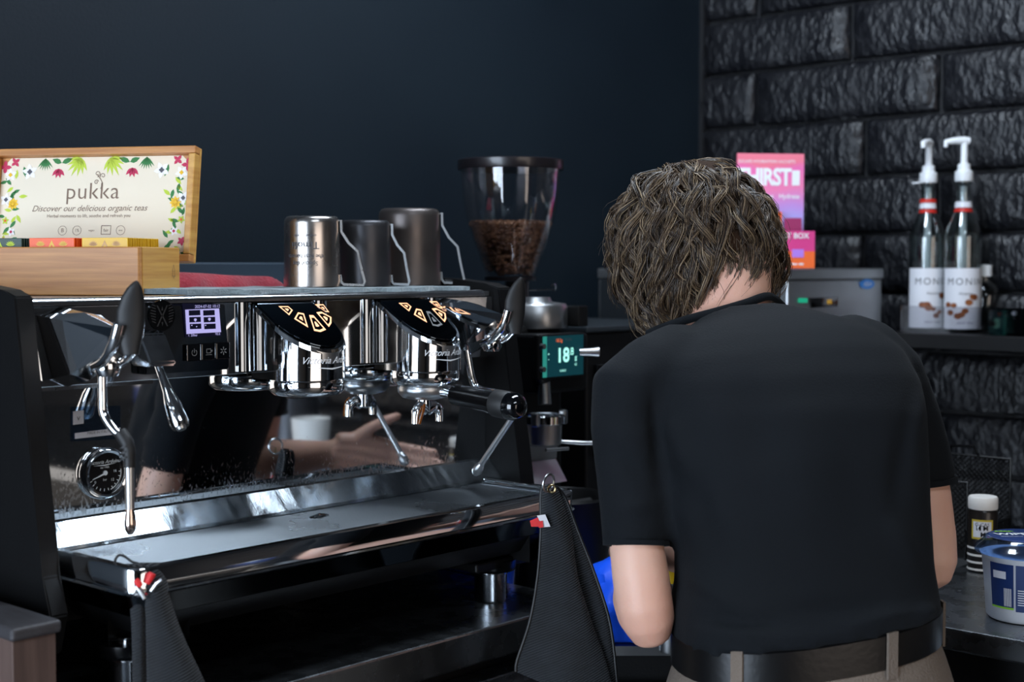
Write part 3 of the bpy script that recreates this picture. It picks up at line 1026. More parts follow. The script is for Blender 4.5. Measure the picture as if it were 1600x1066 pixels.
# hot water tap
b = MB()
c = PY(252, 548, 1.41)
b.prism([(1.443, 1.322), (1.432, 1.324), (1.424, 1.320), (1.403, 1.288), (1.404, 1.283), (1.443, 1.283)], 0, c.x - .020, c.x + .016)
bmesh.ops.bevel(b.bm, geom=[e for e in b.bm.edges], offset=0.002, segments=2, affect='EDGES')
ht = b.build('hot_water_tap', 'chrome', mc)
b = MB(); q0 = V((c.x - .002, 1.415, 1.286)); q1 = PY(283, 668, 1.372)
b.tube([q0, q0.lerp(q1, .25), q0.lerp(q1, .45), q0.lerp(q1, .62), q0.lerp(q1, .93), q1], [.0045, .005, .0062, .0095, .0115, .0098], 20); b.build('spout', 'chrome', ht)
b = MB(); b.tube([q1, q1 + (q1 - q0).normalized() * .003], [.006, .005], 16); b.build('nozzle', 'steel', ht)

# ================================================================== TEA BOX
tc0 = PD(218, 459, 1.80)
ZT = 1.3618
tb = thing('tea_box', 'open bamboo tea chest with a printed lid on top of the espresso machine', 'tea box', (tc0.x, tc0.y, ZT), radians(-60))
W_, D_, H_ = 0.297, 0.118, 0.062


def lb(name, lo, hi, mat, parent=tb, bev=0.0015, **k):
    b = MB(); b.lohi(lo, hi, bevel=bev)
    return b.build(name, mat, parent, local=True, **k)


lb('front_panel', (-W_, 0, 0), (-0.0005, 0.009, H_), 'bamboo')
lb('end_panel', (-0.009, 0.0095, 0), (0, D_, H_), 'bamboo2')
lb('end_panel', (-W_, 0.0095, 0), (-W_ + 0.009, D_, H_), 'bamboo2')
lb('rear_panel', (-W_ + .0095, D_ - .009, 0), (-.0095, D_, H_), 'bamboo')
lb('bottom', (-W_ + .0095, .0095, 0.001), (-.0095, D_ - .0095, .006), 'bamboo')
for k in (1, 2, 3):
    x = (-.0905, -.1650, -.2400)[k - 1]
    lb('divider', (x - .002, .0097, .0065), (x + .002, D_ - .0097, H_ - .010), 'bamboo')
# small tree outline mark on the end
b = MB()
b.mat('ink')
FE2 = frame((0.0006, 0.098, 0.030), (0, 1, 0), (0, 0, 1))
pr = [(0, .009), (.004, .001), (.002, .001), (.005, -.006), (-.005, -.006), (-.002, .001), (-.004, .001)]
for a_, c_ in zip(pr, pr[1:] + pr[:1]):
    p0, p1 = V(a_), V(c_)
    d = (p1 - p0).normalized(); n_ = V((-d.y, d.x)) * .0003
    b.poly([FE2 @ V((q.x, q.y, 0)) for q in (p0 + n_, p1 + n_, p1 - n_, p0 - n_)])
b.poly([FE2 @ V(q) for q in ((-.0004, -.009, 0), (.0004, -.009, 0), (.0004, -.006, 0), (-.0004, -.006, 0))])
b.build('tree_mark', None, tb, local=True)
# lid, leaning back
lidm = Matrix.Translation((0.008, D_ + .012, H_ - .018)) @ Matrix.Rotation(radians(-9), 4, 'X')
LW, LH, LT = W_ + .012, .160, .022


def lidbox(lo, hi, mat, name, parent, bev=.0015):
    b = MB(); b.lohi(lo, hi, bevel=bev, X=lidm)
    return b.build(name, mat, parent, local=True)


lid = lidbox((-LW, .016, 0), (0, LT, LH), 'bamboo2', 'lid', tb)
lidbox((-LW, 0, LH - .010), (0, .0155, LH), 'bamboo', 'lid_rail', lid)
lidbox((-LW, 0, 0), (0, .0155, .010), 'bamboo', 'lid_rail', lid)
lidbox((-.010, 0, .0105), (0, .0155, LH - .0105), 'bamboo2', 'lid_rail', lid)
lidbox((-LW, 0, .0105), (-LW + .010, .0155, LH - .0105), 'bamboo2', 'lid_rail', lid)
# printed card with clipped corners
cw, chh = LW / 2 - .0105, LH / 2 - .0105
ccx, ccz = -LW / 2, LH / 2
FC = lidm @ frame((ccx, .0145, ccz), (1, 0, 0), (0, 0, 1))
cl = .014
cardp = [(-cw, -chh), (cw, -chh), (cw, chh - cl), (cw - cl, chh), (-cw + cl, chh), (-cw, chh - cl)]
b = MB(); b.poly([FC @ V((x, y, 0)) for x, y in cardp], .0008, (FC.to_3x3() @ V((0, 0, 1))))
card = b.build('printed_card', 'card', lid, local=True)
for s in (-1, 1):
    b = MB(); b.poly([FC @ V((s * x, y, -.0002)) for x, y in ((cw - .0002, chh - cl), (cw - .0002, chh - .0002), (cw - cl, chh - .0002))], .0012, (FC.to_3x3() @ V((0, 0, 1)))); b.build('lid_corner', 'bamboo', lid, local=True)
b = MB(); b.mat('ink')


def TC(x, y):
    return FC @ Matrix.Translation((x, y, .0012))


b.text('pukka', 0.033, TC(-.002, .020), bold=-.0002, sp=1.05)
b.text('Discover our delicious organic teas', 0.0122, TC(-.006, -.0035), shear=.35)
b.text('Herbal moments to lift, soothe and refresh you', 0.0066, TC(-.006, -.0140))
for i, (tx, sy) in enumerate((('B', .008), ('1%', .006), ('vegan', .004), ('fair', .006), ('eco', .004))):
    b.text(tx, sy, TC(-.044 + i * .022, -.0345))


def stroke(pts, wd, mat=None, dz=.0012):
    if mat:
        b.mat(mat)
    P2 = [V((x, y, 0)) for x, y in pts]
    L_, R_ = [], []
    for i, p in enumerate(P2):
        t = (P2[min(i + 1, len(P2) - 1)] - P2[max(i - 1, 0)]).normalized()
        n = V((-t.y, t.x, 0))
        ww = wd * (1 - .0 * i)
        L_.append(FC @ (p + n * ww + V((0, 0, dz)))); R_.append(FC @ (p - n * ww + V((0, 0, dz))))
    b.loft([L_, R_], closed=False, smooth=False)


def spiral(cx, cy, r, a0, turns, n=16):
    return [(cx + r * (1 - .75 * i / n) * cos(a0 + turns * 2 * pi * i / n), cy + r * (1 - .75 * i / n) * sin(a0 + turns * 2 * pi * i / n)) for i in range(n + 1)]


stroke([(.010, .024), (.0125, .032), (.009, .038), (.004, .044)] , .0006)
stroke(spiral(.004, .0455, .0045, -1.6, 1.2), .0005)
stroke(spiral(.0125, .0425, .0040, 3.6, -1.1), .0005)
stroke(spiral(.003, .0335, .0035, 0.3, 1.2), .0005)
for i in range(5):
    x = -.044 + i * .022
    if i in (0, 1, 4):
        stroke([(x + .0065 * cos(a), -.0345 + .0065 * sin(a)) for a in [2 * pi * k / 16 for k in range(17)]], .0003)
    if i == 3:
        stroke([(x - .007, -.028), (x + .007, -.028), (x + .007, -.040), (x - .007, -.040), (x - .007, -.028)], .0006)
b.build('lettering', None, lid, local=True)
# floral border
b = MB()
rf = random.Random(3)
KX = 1.10


def leaf(x, y, a, L, wd, mat, dz=.0010):
    x = x * KX
    b.mat(mat)
    pts = [(0, 0), (.3, .5), (.6, .5), (1, 0), (.6, -.5), (.3, -.5)]
    b.poly([FC @ V((x + L * u * cos(a) - wd * v * sin(a), y + L * u * sin(a) + wd * v * cos(a), dz)) for u, v in pts])


def flower(x, y, mat, r, n=5, core='yel'):
    for k in range(n):
        leaf(x, y, 2 * pi * k / n + x * 50, r, r * .55, mat, .0012)
    if core:
        for k in range(4):
            leaf(x, y, pi / 2 * k, r * .35, r * .3, core, .0016)


for s in (-1, 1):
    # top edge
    for k in range(7):
        leaf(s * .018 + s * .002, chh - .001, -pi / 2 + s * .5 + (k - 3) * .32, .030 - abs(k - 3) * .003, .0045, 'leafl')
    for k in range(7):
        leaf(s * .070, chh - .001, -pi / 2 + (k - 3) * .24, .018, .0025, 'leafg')
    leaf(s * .047, chh - .008, pi / 2 - s * 1.2, .016, .007, 'leafg'); leaf(s * .047, chh - .008, pi / 2 + s * 1.2, .018, .007, 'leafg')
    for k in range(4):
        leaf(s * .051, chh - .016, -pi / 2 + (k - 1.5) * .5, .014, .005, 'pink')
    flower(s * .091, chh - .020, 'white', .012, 5, 'labelink')
    leaf(s * .100, chh - .012, -pi / 2 - s * .3, .018, .006, 'leafg')
    flower(s * .112, chh - .006, 'pink', .008, 4, None)
    flower(s * .118, chh - .024, 'white', .010, 5, 'yel')
    flower(s * .126, chh - .013, 'pink', .010, 4, None)
    # side columns
    for k in range(13):
        y = chh - .030 - k * .0085
        if y < -chh + .006:
            break
        leaf(s * (.110 + .006 * sin(k * 1.7)), y, rf.uniform(0, 2 * pi), .014, .005, 'leafg' if k % 3 else 'leafl')
        leaf(s * (.116 + .006 * cos(k * 2.1)), y - .003, rf.uniform(0, 2 * pi), .012, .0045, 'leafl' if k % 2 else 'leafg')
    flower(s * .112, .004, 'yel', .009, 8, 'yel'); flower(s * .122, .010, 'white', .010, 5, 'labelink')
    flower(s * .112, -.036, 'white', .007, 5, 'pink'); flower(s * .123, -.050, 'pink', .007, 5, None)
    flower(s * .121, -.020, 'leafl', .006, 5, 'orange')
stuff(b.build('floral_border', None, lid, local=True))

# sachets standing in the box, each its own envelope
cols = [(-.2025, 'green', 'dark green', 5), (-.1275, 'orange', 'orange', 6), (-.0535, 'sachy', 'yellow', 18)]
RB = WM[tb]
ORD = 'first second third fourth fifth sixth seventh eighth ninth tenth eleventh twelfth thirteenth fourteenth fifteenth sixteenth seventeenth last'.split()
for cx, mt, word, n in cols:
    me_parent = None
    for k in range(n):
        y = .0135 + k * (.090 / 18 if n == 18 else .0055)
        lean = (random.random() - .5) * .0012
        if me_parent is None:
            b = MB(); b.mat(mt); b.lohi((-.032, -.0011, 0), (.032, .0011, .0665), bevel=.0005, seg=1)
            o = b.build('tea_sachet', None)
            b = MB()
            b.mat('leafl' if mt == 'green' else 'sachy' if mt == 'orange' else 'bamboo2')
            for s in (-1, 1):
                for q in range(7):
                    a = pi / 2 + (q - 3) * .38
                    x0_, z0_ = s * .016, .0560
                    b.poly([V((x0_ + u * cos(a) - v * sin(a), -.0013, z0_ + u * sin(a) + v * cos(a))) for u, v in ((0, 0), (.004, .0012), (.0075, 0), (.004, -.0012))])
                b.poly([V((s * x, -.0013, z)) for x, z in ((0, .0635), (.006, .052), (.012, .050), (.012, .048), (.005, .050), (0, .058))])
            o2 = b.build('printed_motif', None, o)
            first_o = o
            me_parent = o
        else:
            o = first_o.copy(); COL.objects.link(o)
            c2 = o2.copy(); COL.objects.link(c2); c2.parent = o
        pw = RB @ V((cx + (random.random() - .5) * .001, y, .0068 + .0004))
        o.location = pw
        o.rotation_euler = (lean, 0, radians(-60))
        o['category'] = 'tea sachet'
        o['group'] = word + ' tea sachets in the bamboo chest'
        o['label'] = (word + ' tea sachet at the front of its row in the bamboo chest') if k == 0 else (ORD[k] + ' ' + word + ' tea sachet from the front of its row in the chest')

# ================================================================== TOWELS ON THE MACHINE
def cloth_slab(name, fn, nu, nv, mat, th=.004):
    b = MB()
    top = [[fn(i / nu, j / nv) for j in range(nv + 1)] for i in range(nu + 1)]
    vt = [[b.bm.verts.new(p) for p in r] for r in top]
    vb = [[b.bm.verts.new(V((p[0], p[1], max(ZT + .0003, p[2] - th)))) for p in r] for r in top]
    for i in range(nu):
        for j in range(nv):
            b._f([vt[i][j], vt[i + 1][j], vt[i + 1][j + 1], vt[i][j + 1]], True)
            b._f([vb[i][j], vb[i][j + 1], vb[i + 1][j + 1], vb[i + 1][j]], True)
    for i in range(nu):
        b._f([vt[i][0], vb[i][0], vb[i + 1][0], vt[i + 1][0]], True); b._f([vt[i][nv], vt[i + 1][nv], vb[i + 1][nv], vb[i][nv]], True)
    for j in range(nv):
        b._f([vt[0][j], vt[0][j + 1], vb[0][j + 1], vb[0][j]], True); b._f([vt[nu][j], vb[nu][j], vb[nu][j + 1], vt[nu][j + 1]], True)
    return b.build(name, mat)


def gt(u, v):
    x = 1.035 + u * .50 + .006 * sin(v * 9)
    y = 1.467 + v * .235 + .004 * sin(u * 23) + .003 * sin(u * 51 + 1)
    z = ZT + .0070 + .0012 * noise.noise(V((x * 30, y * 30, 0))) + (.0018 if u < .16 else 0)
    return V((x, y, z))


tag(cloth_slab('bar_towel', gt, 90, 24, 'greytowel', .0068), 'grey cotton cloth spread flat under the three milk jugs', 'towel')


def rt(u, v):
    x = 1.165 + u * .225 + .004 * sin(v * 7)
    y = 1.712 + v * .12 + .004 * sin(u * 19)
    e = min(u, 1 - u, v * .7, (1 - v) * .7) * 9
    z = ZT + .0012 + .0235 * min(1, sqrt(max(0, e))) + .0020 * noise.noise(V((x * 22, y * 22, 5))) + .003 * sin(u * 5 + .5)
    return V((x, y, z))


tag(cloth_slab('bar_towel', rt, 50, 26, 'redtowel', .03), 'folded red cotton towel between the tea chest and the steel jug', 'towel')

# ================================================================== MILK JUGS (upside down)
def jug(px, depth, Rr, Hh, mat, hmat, label, text=False, hscale=1.0):
    g0 = PD(px, 440, depth)
    g0 = V((g0.x, g0.y, ZT + .0082))
    t = thing('milk_jug', label, 'milk jug', g0, TH - pi / 2, 'milk jugs upside down on the machine')
    b = MB()
    prof = [(Rr * 1.01, 0), (Rr * 1.0, .002), (Rr * .985, Hh * .35), (Rr * .975, Hh * .7), (Rr * .97, Hh * .90), (Rr * .945, Hh * .955), (Rr * .88, Hh * .99), (Rr * .8, Hh), (0.0001, Hh - .001),
            ]
    inner = [(.0001, Hh - .004), (Rr * .8, Hh - .004), (Rr * .93, Hh * .9), (Rr * .97, .002), (Rr * 1.0, 0)]
    b.lathe(prof + inner, n=48)
    b.build('body', mat, t, local=True)
    # ribbon handle on the right
    hp = [(Rr * .93, Hh * .93), (Rr * 1.04, Hh * .94), (Rr * 1.05, Hh * .78), (Rr * 1.30, Hh * .62), (Rr * 1.62, Hh * .50), (Rr * 1.72, Hh * .30), (Rr * 1.86, Hh * .07), (Rr * 1.80, Hh * .02), (Rr * 1.12, Hh * .03), (Rr * 1.03, Hh * .07), (Rr * 1.0, Hh * .17)]
    hp = [((x - Rr) * hscale + Rr, 0, z) for x, z in hp]
    b = MB()
    P3 = [V(p) for p in hp]
    rings = []
    for i, p in enumerate(P3):
        tt = (P3[min(i + 1, len(P3) - 1)] - P3[max(i - 1, 0)]).normalized()
        n_ = V((-tt.z, 0, tt.x)) * .0017
        rings.append([p + n_ + V((0, .0055, 0)), p + n_ - V((0, .0055, 0)), p - n_ - V((0, .0055, 0)), p - n_ + V((0, .0055, 0))])
    b.loft(rings, smooth=False)
    b.build('handle', hmat, t, local=True)
    if text:
        RR = Rr * .99

        def wrap(zc):
            def f(c):
                a = -pi / 2 - .12 - c.x / RR
                rr = Rr * (.985) + .0008
                return V((rr * cos(a), rr * sin(a), zc - c.y))
            return f
        b = MB()
        b.text('Special day', .0085, None, fn=wrap(.033))
        b.text('the best barista', .0085, None, fn=wrap(.043))
        b.text('Timofii', .0145, None, fn=wrap(.0585))
        b.text('crafted by milk', .0055, None, fn=wrap(.072))
        b.build('engraving', 'labelink', t, local=True)
    return t


jug(488, 2.03, .0405, .100, 'brushsilver', 'brushsilver', 'shiny brushed steel milk jug upside down with engraved lettering', True)
jug(571, 2.10, .0385, .0965, 'blackjug', 'steel', 'smaller matte black milk jug upside down between two jugs', False, .8)
jug(640, 2.21, .0490, .118, 'blackjug2', 'steel', 'tallest brownish black milk jug upside down at the right', False, .85)

# ================================================================== GRINDER
GX = 1.853
gr = thing('coffee_grinder', 'black coffee grinder with a clear hopper of beans and teal display', 'coffee grinder', (GX, 1.64, 0.93))
hc = V((GX, 1.672, 0))
b = MB(); b.lohi((GX - .085, 1.54, 0.9305), (GX + .085, 1.76, 0.965), bevel=.01); b.build('base', 'black', gr)
b = MB(); b.lohi((GX - .06, 1.60, 0.966), (GX + .06, 1.75, 1.30), bevel=.012); b.build('column', 'black', gr)
b = MB(); b.lohi((GX - .062, 1.545, 1.185), (GX + .060, 1.61, 1.285), bevel=.006); b.build('head', 'black', gr)
# silver motor collar
b = MB(); b.lathe([(.0001, 1.292), (.055, 1.292), (.056, 1.296), (.056, 1.330), (.053, 1.334), (.030, 1.337), (.026, 1.345), (.0001, 1.345)], (GX + .012, 1.625, 0), n=40); b.build('burr_collar', 'steel', gr)
b = MB(); b.lohi((GX + .052, 1.56, 1.294), (GX + .078, 1.60, 1.330), bevel=.002); b.build('adjuster_block', 'black', gr)
b = MB(); b.tube([(GX + .02, 1.66, 1.356), (GX + .085, 1.645, 1.357)], .0018, 8); b.tube([(GX + .085 + .006 * sin(a), 1.645, 1.361 + .006 * -cos(a)) for a in np.linspace(0, 4.6, 9)], .0018, 8); b.build('lock_lever', 'chrome', gr)
# hopper
nk = V((GX + .002, 1.658, 0))
b = MB(); b.lathe([(.0001, 1.340), (.021, 1.340), (.0215, 1.372), (.0001, 1.372)], nk, n=28); b.build('hopper_neck', 'lidsmoke', gr)
hp = [(.024, 1.3725), (.040, 1.374), (.043, 1.380), (.050, 1.400), (.066, 1.445), (.078, 1.487), (.084, 1.520), (.088, 1.572)]
b = MB(); b.lathe(hp + [(r - .0025, z) for r, z in hp[::-1]], hc, n=56); b.build('hopper', 'hop', gr, label='clear tapering hopper')
b = MB(); b.lathe([(.0425, 1.3735), (.0452, 1.3735), (.0462, 1.380), (.0435, 1.380)], hc, n=40); b.build('hopper_ring', 'lidsmoke', gr)
b = MB(); b.lathe([(.0001, 1.584), (.090, 1.584), (.0925, 1.5825), (.0928, 1.568), (.0918, 1.566), (.0880, 1.566), (.0001, 1.568)], hc, n=56); b.build('lid', 'lidsmoke', gr)
# beans
rb = random.Random(11)


def hr(z):
    for (r0, z0), (r1, z1) in zip(hp, hp[1:]):
        if z <= z1:
            return r0 + (r1 - r0) * (z - z0) / (z1 - z0)
    return .08


b = MB(); b.mat('bean')
core = [(.0001, 1.384), (.024, 1.386), (.034, 1.405), (.047, 1.442), (.053, 1.458), (.0001, 1.462)]
b.lathe(core, hc, n=24)
ico = bmesh.new(); bmesh.ops.create_icosphere(ico, subdivisions=1, radius=1)
iv = [v.co.copy() for v in ico.verts]; ifc = [[v.index for v in f.verts] for f in ico.faces]; ico.free()
for k in range(2300):
    if k < 1750:
        z = 1.382 + .095 * sqrt(rb.random()) * .97
        a = rb.random() * 2 * pi
        r = hr(z) - .0075 - rb.random() * .003
    else:
        a = rb.random() * 2 * pi; r = .070 * sqrt(rb.random()); z = 1.470 + rb.random() * .006
    q = Matrix.Rotation(rb.random() * 6.28, 3, 'Z') @ Matrix.Rotation(rb.random() * 3.1, 3, 'X')
    c = hc + V((r * cos(a), r * sin(a), z))
    vs = [b.bm.verts.new(c + q @ V((p.x * .0056, p.y * .0041, p.z * .0034))) for p in iv]
    for f in ifc:
        b._f([vs[i] for i in f], True)
stuff(b.build('coffee_beans', None, gr, recalc=False))
# display
SY = 1.5445
sx0, sx1 = PY(836, 555, SY).x, PY(902, 555, SY).x
sz1, sz0 = PY(870, 524, SY).z, PY(870, 587, SY).z
b = MB(); b.lohi((sx0 - .006, 1.532, sz0 - .004), (sx1 + .006, SY, sz1 + .003), bevel=.003); ds = b.build('display', 'black', gr)
b = MB(); b.mat('screenteal'); b.lohi((sx0 + .004, 1.5312, sz0), (sx1, 1.5318, sz1))
b.mat('tealbar'); b.lohi((sx0 + .004, 1.5306, sz0), (sx0 + .014, 1.5311, sz1))
cxs, czs = (sx0 + sx1) / 2, (sz0 + sz1) / 2
Fs = frame((cxs, 1.5302, czs), (1, 0, 0), (0, 0, 1))
TT = lambda x, y: Fs @ Matrix.Translation((x, y, 0))
b.mat('glowtext'); b.text('18', .034, TT(.000, .000), bold=.0006); b.text('.8', .018, TT(.022, .006)); b.text('g', .012, TT(.034, -.004)); b.text('SINGLE', .005, TT(0, -.025)); b.text('62', .006, TT(.034, -.016)); b.text('+\n-', .008, TT(-.037, .0))
b.mat('glowor'); b.text('18.5g', .008, TT(-.010, .026))
b.mat('labelink'); b.text('14.20s', .007, TT(.014, .027))
b.build('screen', None, ds)
for dz in (.018, -.020):
    b = MB(); b.tube([(sx0 + .0005, 1.531, czs + dz), (sx0 + .0005, 1.524, czs + dz)], [.005, .0045], 14); b.build('knob', 'steel', ds)
b = MB(); b.tube([(sx1 - .012, 1.531, czs + .004), (sx1 + .004, 1.520, czs + .004), (sx1 + .016, 1.512, czs + .004)], [.006, .007, .009], 16); b.build('dial', 'steel', ds)
# spout
q = PY(850, 596, 1.55); q2 = PY(851, 632, 1.545)
b = MB(); b.tube([V((q.x - .004, q.y, q.z + .012)), q], [.016, .012], 18); b.build('chute', 'black', gr)
b = MB(); b.tube([q, q2], [.010, .0115], 18); b.build('spout', 'steel', gr)
# steel fork and guard plates
FYP = 1.545
P_ = lambda px, py, y=FYP: PY(px, py, y)
b = MB(); b.poly([P_(812, 655), P_(874, 655), P_(868, 716), P_(806, 722)], .002, (0, -1, 0)); b.build('splash_plate', 'greysteel', gr)
b = MB(); b.loft([[P_(806, 722), P_(868, 716)], [PY(833, 760, 1.50), PY(886, 752, 1.50)]], closed=False, smooth=False); b.build('deflector', 'steel', gr)
fc = P_(850, 655, 1.525)
b = MB(); b.lathe([(.033, .008), (.036, .006), (.036, -.006), (.033, -.008), (.031, -.006), (.031, .006), (.033, .008)], fc, n=36); b.build('holder_ring', 'chrome', gr)
for s in (-1, 1):
    b = MB(); b.box((fc.x + s * .035, fc.y - .012, fc.z + .002), (.010, .014, .024), bevel=.003); b.build('fork_stud', 'steel', gr)
b = MB(); b.lathe([(.030, -.008), (.029, -.040), (.024, -.044), (.0001, -.045)], fc, n=30); b.build('dosing_cup', 'steel', gr)
b = MB(); b.tube([(fc.x - .03, fc.y - .03, fc.z - .046), (fc.x + .02, fc.y - .035, fc.z - .048)], .003, 10); b.build('fork_arm', 'steel', gr)
b = MB(); b.tube([(fc.x + .02, fc.y - .01, fc.z - .038), (fc.x + .05, fc.y - .04, fc.z - .041), (fc.x + .074, fc.y - .055, fc.z - .042)], [.003, .0035, .0030], 10); b.build('fork_arm', 'steel', gr)

# knock box
t = thing('knock_box', 'round black knock box beside the grinder, behind the hanging cloth', 'knock box', (1.697, 1.425, .85))
b = MB(); b.lathe([(.0001, .8505), (.066, .8505), (.072, .90), (.076, 1.02), (.079, 1.038), (.076, 1.042), (.073, 1.038), (.070, .90), (.0001, .88)], (1.697, 1.425, 0), n=44); b.build('bin', 'black', t)
b = MB(); b.tube([(1.625, 1.425, 1.02), (1.697, 1.425, 1.022), (1.769, 1.425, 1.02)], .008, 14); b.build('knock_bar', 'rubber', t)

# ================================================================== CORNER APPLIANCES
t = thing('black_cabinet', 'low black appliance with a matte top between grinder and barista', 'appliance', (2.2, 1.75, .93))
b = MB(); b.lohi((2.00, 1.62, .9305), (2.33, 1.96, 1.278), bevel=.004); b.build('housing', 'black', t)
b = MB(); b.lohi((1.99, 1.61, 1.2785), (2.335, 1.965, 1.290), bevel=.003); b.build('top', pm('matte_charcoal', '22282d', .5), t)
b = MB(); b.lohi((2.02, 1.612, 1.05), (2.12, 1.6195, 1.22), bevel=.002); b.build('door', 'gloss', t)

bx = thing('water_boiler', 'stainless steel box appliance with an amber display and blue oval badge', 'appliance', (2.54, 1.64, .93))
X0, Y0, X1, Y1, Z1 = 2.35, 1.412, 2.727, 1.875, 1.394
b = MB(); b.lohi((X0 + .003, Y0 + .003, .9305), (X1, Y1, Z1 - .022), bevel=.004); b.build('housing', 'greysteel', bx)
b = MB(); b.lohi((X0, Y0, Z1 - .0215), (X1 + .003, Y1, Z1), bevel=.003); b.build('top_cover', 'greysteel', bx)
b = MB(); b.lohi((X0, Y0 + .02, .95), (X0 + .0028, Y1 - .01, Z1 - .024)); b.build('side_panel', 'appliance_dark', bx)


def onf(px, py, dy=-.001):
    p = PY(px, py, Y0 + .003); return V((p.x, p.y + dy, p.z))


b = MB(); c = onf(1354, 444); b.mat('blueoval')
ov = [c + V((.030 * cos(a), 0, .0105 * sin(a))) for a in [2 * pi * k / 24 for k in range(24)]]
b.poly(ov, .0012, (0, -1, 0)); b.mat('hoop'); b.text('AQUA', .011, frame(c + V((0, -.0016, 0)), (1, 0, 0), (0, 0, 1)), shear=.3); b.build('badge', None, bx)
b = MB(); b.mat('gloss'); b.poly([onf(1265, 466), onf(1308, 464), onf(1307, 479), onf(1266, 481)], .0015, (0, -1, 0)); b.mat('glowamber'); b.text('888', .013, frame(onf(1294, 472, -.003), (1, 0, 0), (0, 0, 1))); b.build('display', None, bx)
b = MB(); b.poly([onf(1247, 466), onf(1260, 466), onf(1260, 473), onf(1247, 473)], .0015, (0, -1, 0)); b.build('indicator', 'glowgreen', bx)

# counter card dispenser on the boiler
def grad_mat():
    m = pm('sunset_card', 'e05a9a', .5)
    nt = m.node_tree; bs = nt.nodes['Principled BSDF']
    tc = N(nt, 'ShaderNodeTexCoord'); sx = N(nt, 'ShaderNodeSeparateXYZ')
    nt.links.new(tc.outputs['Generated'], sx.inputs[0])
    ns = N(nt, 'ShaderNodeTexNoise'); ns.inputs['Scale'].default_value = 1.5; ns.inputs['Detail'].default_value = 1
    nt.links.new(tc.outputs['Generated'], ns.inputs['Vector'])
    ad = N(nt, 'ShaderNodeMath', operation='MULTIPLY_ADD'); ad.inputs[1].default_value = .18; 
    nt.links.new(ns.outputs[0], ad.inputs[0]); nt.links.new(sx.outputs['Z'], ad.inputs[2])
    cr = N(nt, 'ShaderNodeValToRGB'); e = cr.color_ramp.elements
    e[0].position = .2; e[0].color = lin('f06a4a')
    e[1].position = 1.0; e[1].color = lin('ee7a90')
    for p_, c_ in ((.34, 'd6479a'), (.50, 'a9a8ec'), (.62, 'c08fd8'), (.78, 'ee7fae'), (.95, 'ea6fb0')):
        x = e.new(p_); x.color = lin(c_)
    nt.links.new(ad.outputs[0], cr.inputs[0]); nt.links.new(cr.outputs[0], bs.inputs['Base Color'])
    return m


SUN = grad_mat()
CY = 1.50
q0, q1 = PY(1152, 418, CY), PY(1257, 243, CY)
th = thing('sachet_dispenser', 'pink and orange card dispenser with white lettering on the steel boiler', 'display box', ((q0.x + q1.x) / 2, CY + .03, Z1), radians(-40))
th.location = V(th.location) + RH * .030; WM[th] = Matrix.Translation(th.location) @ Matrix.Rotation(radians(-40), 4, 'Z')
wd2, hh = .069, q1.z - Z1
b = MB(); b.lohi((-wd2, .022, .0004), (wd2, .028, hh)); b.build('back_card', SUN, th, local=True)
b = MB(); b.lohi((-wd2 - .004, -.028, .0004), (wd2 + .006, -.025, .074)); b.lohi((-wd2 - .004, -.0249, .0004), (-wd2 - .001, .0218, .070)); b.lohi((wd2 + .003, -.0249, .0004), (wd2 + .006, .0218, .070)); b.lohi((-wd2, -.0248, .0004), (wd2 + .002, .0215, .004)); ty = b.build('tray', 'pal', th, local=True)
b = MB(); b.mat('pal2'); b.lohi((-wd2 - .0038, -.0287, .0006), (wd2 + .0058, -.0281, .034)); b.mat('pal3'); b.mat('hoop')
Ft = frame((0, -.0293, 0), (1, 0, 0), (0, 0, 1)); 
for s_, tx, x, z in ((.015, 'THIRST BOX', .02, .064), (.006, 'SAVE WATER', -.03, .020), (.0055, 'Rehydrate daily', .035, .009), (.0055, 'Get yours', -.035, .009)):
    b.text(tx, s_, Ft @ Matrix.Translation((x, z, 0)), bold=.0003)
b.mat('screenw') if False else None
b.mat(pm('lilac_square', 'b07be0', .5)); b.poly([Ft @ V((x, z, .0002)) for x, z in ((.028, .022), (.052, .022), (.052, .038), (.028, .038))]); b.build('tray_print', None, ty, local=True)
b = MB(); b.mat('hoop'); Fb = frame((0, .0214, 0), (1, 0, 0), (0, 0, 1))
b.text('THIRST', .037, Fb @ Matrix.Translation((-.014, hh - .048, 0)) @ Matrix.Diagonal((1, 1.25, 1, 1)), bold=.0014, sp=.92)
b.poly([Fb @ V((x, z, 0)) for x, z in ((.044, hh - .063), (.060, hh - .063), (.060, hh - .033), (.044, hh - .033))])
b.text('ESCAPE HYDRATION SACHETS', .0085, Fb @ Matrix.Translation((-.008, hh - .016, 0)))
b.text('Electrolytes   Hydrate', .013, Fb @ Matrix.Translation((.002, hh - .085, 0)), bold=.0002)
b.build('lettering', None, th, local=True)
for i, (x, mt, lab, hgt) in enumerate(((-.035, 'pal', 'magenta drink sachet hidden at the left of the card dispenser', .085), (-.002, 'orange', 'orange drink sachet standing in the card dispenser', .108), (.042, 'pal3', 'plum drink sachet at the right of the card dispenser', .096))):
    b = MB(); b.mat(mt); b.lohi((-.018, -.0015, 0), (.018, .0015, hgt), bevel=.001, seg=1)
    b.mat('hoop'); b.poly([V((xx, -.0018, zz)) for xx, zz in ((-.010, .060), (.010, .060), (.010, .062), (-.010, .062))])
    o = b.build('drink_sachet', None); tag(o, lab, 'sachet')
    o.location = WM[th] @ V((x, -.012 + i * .010, .0045)); o.rotation_euler = (0, 0, radians(-40))

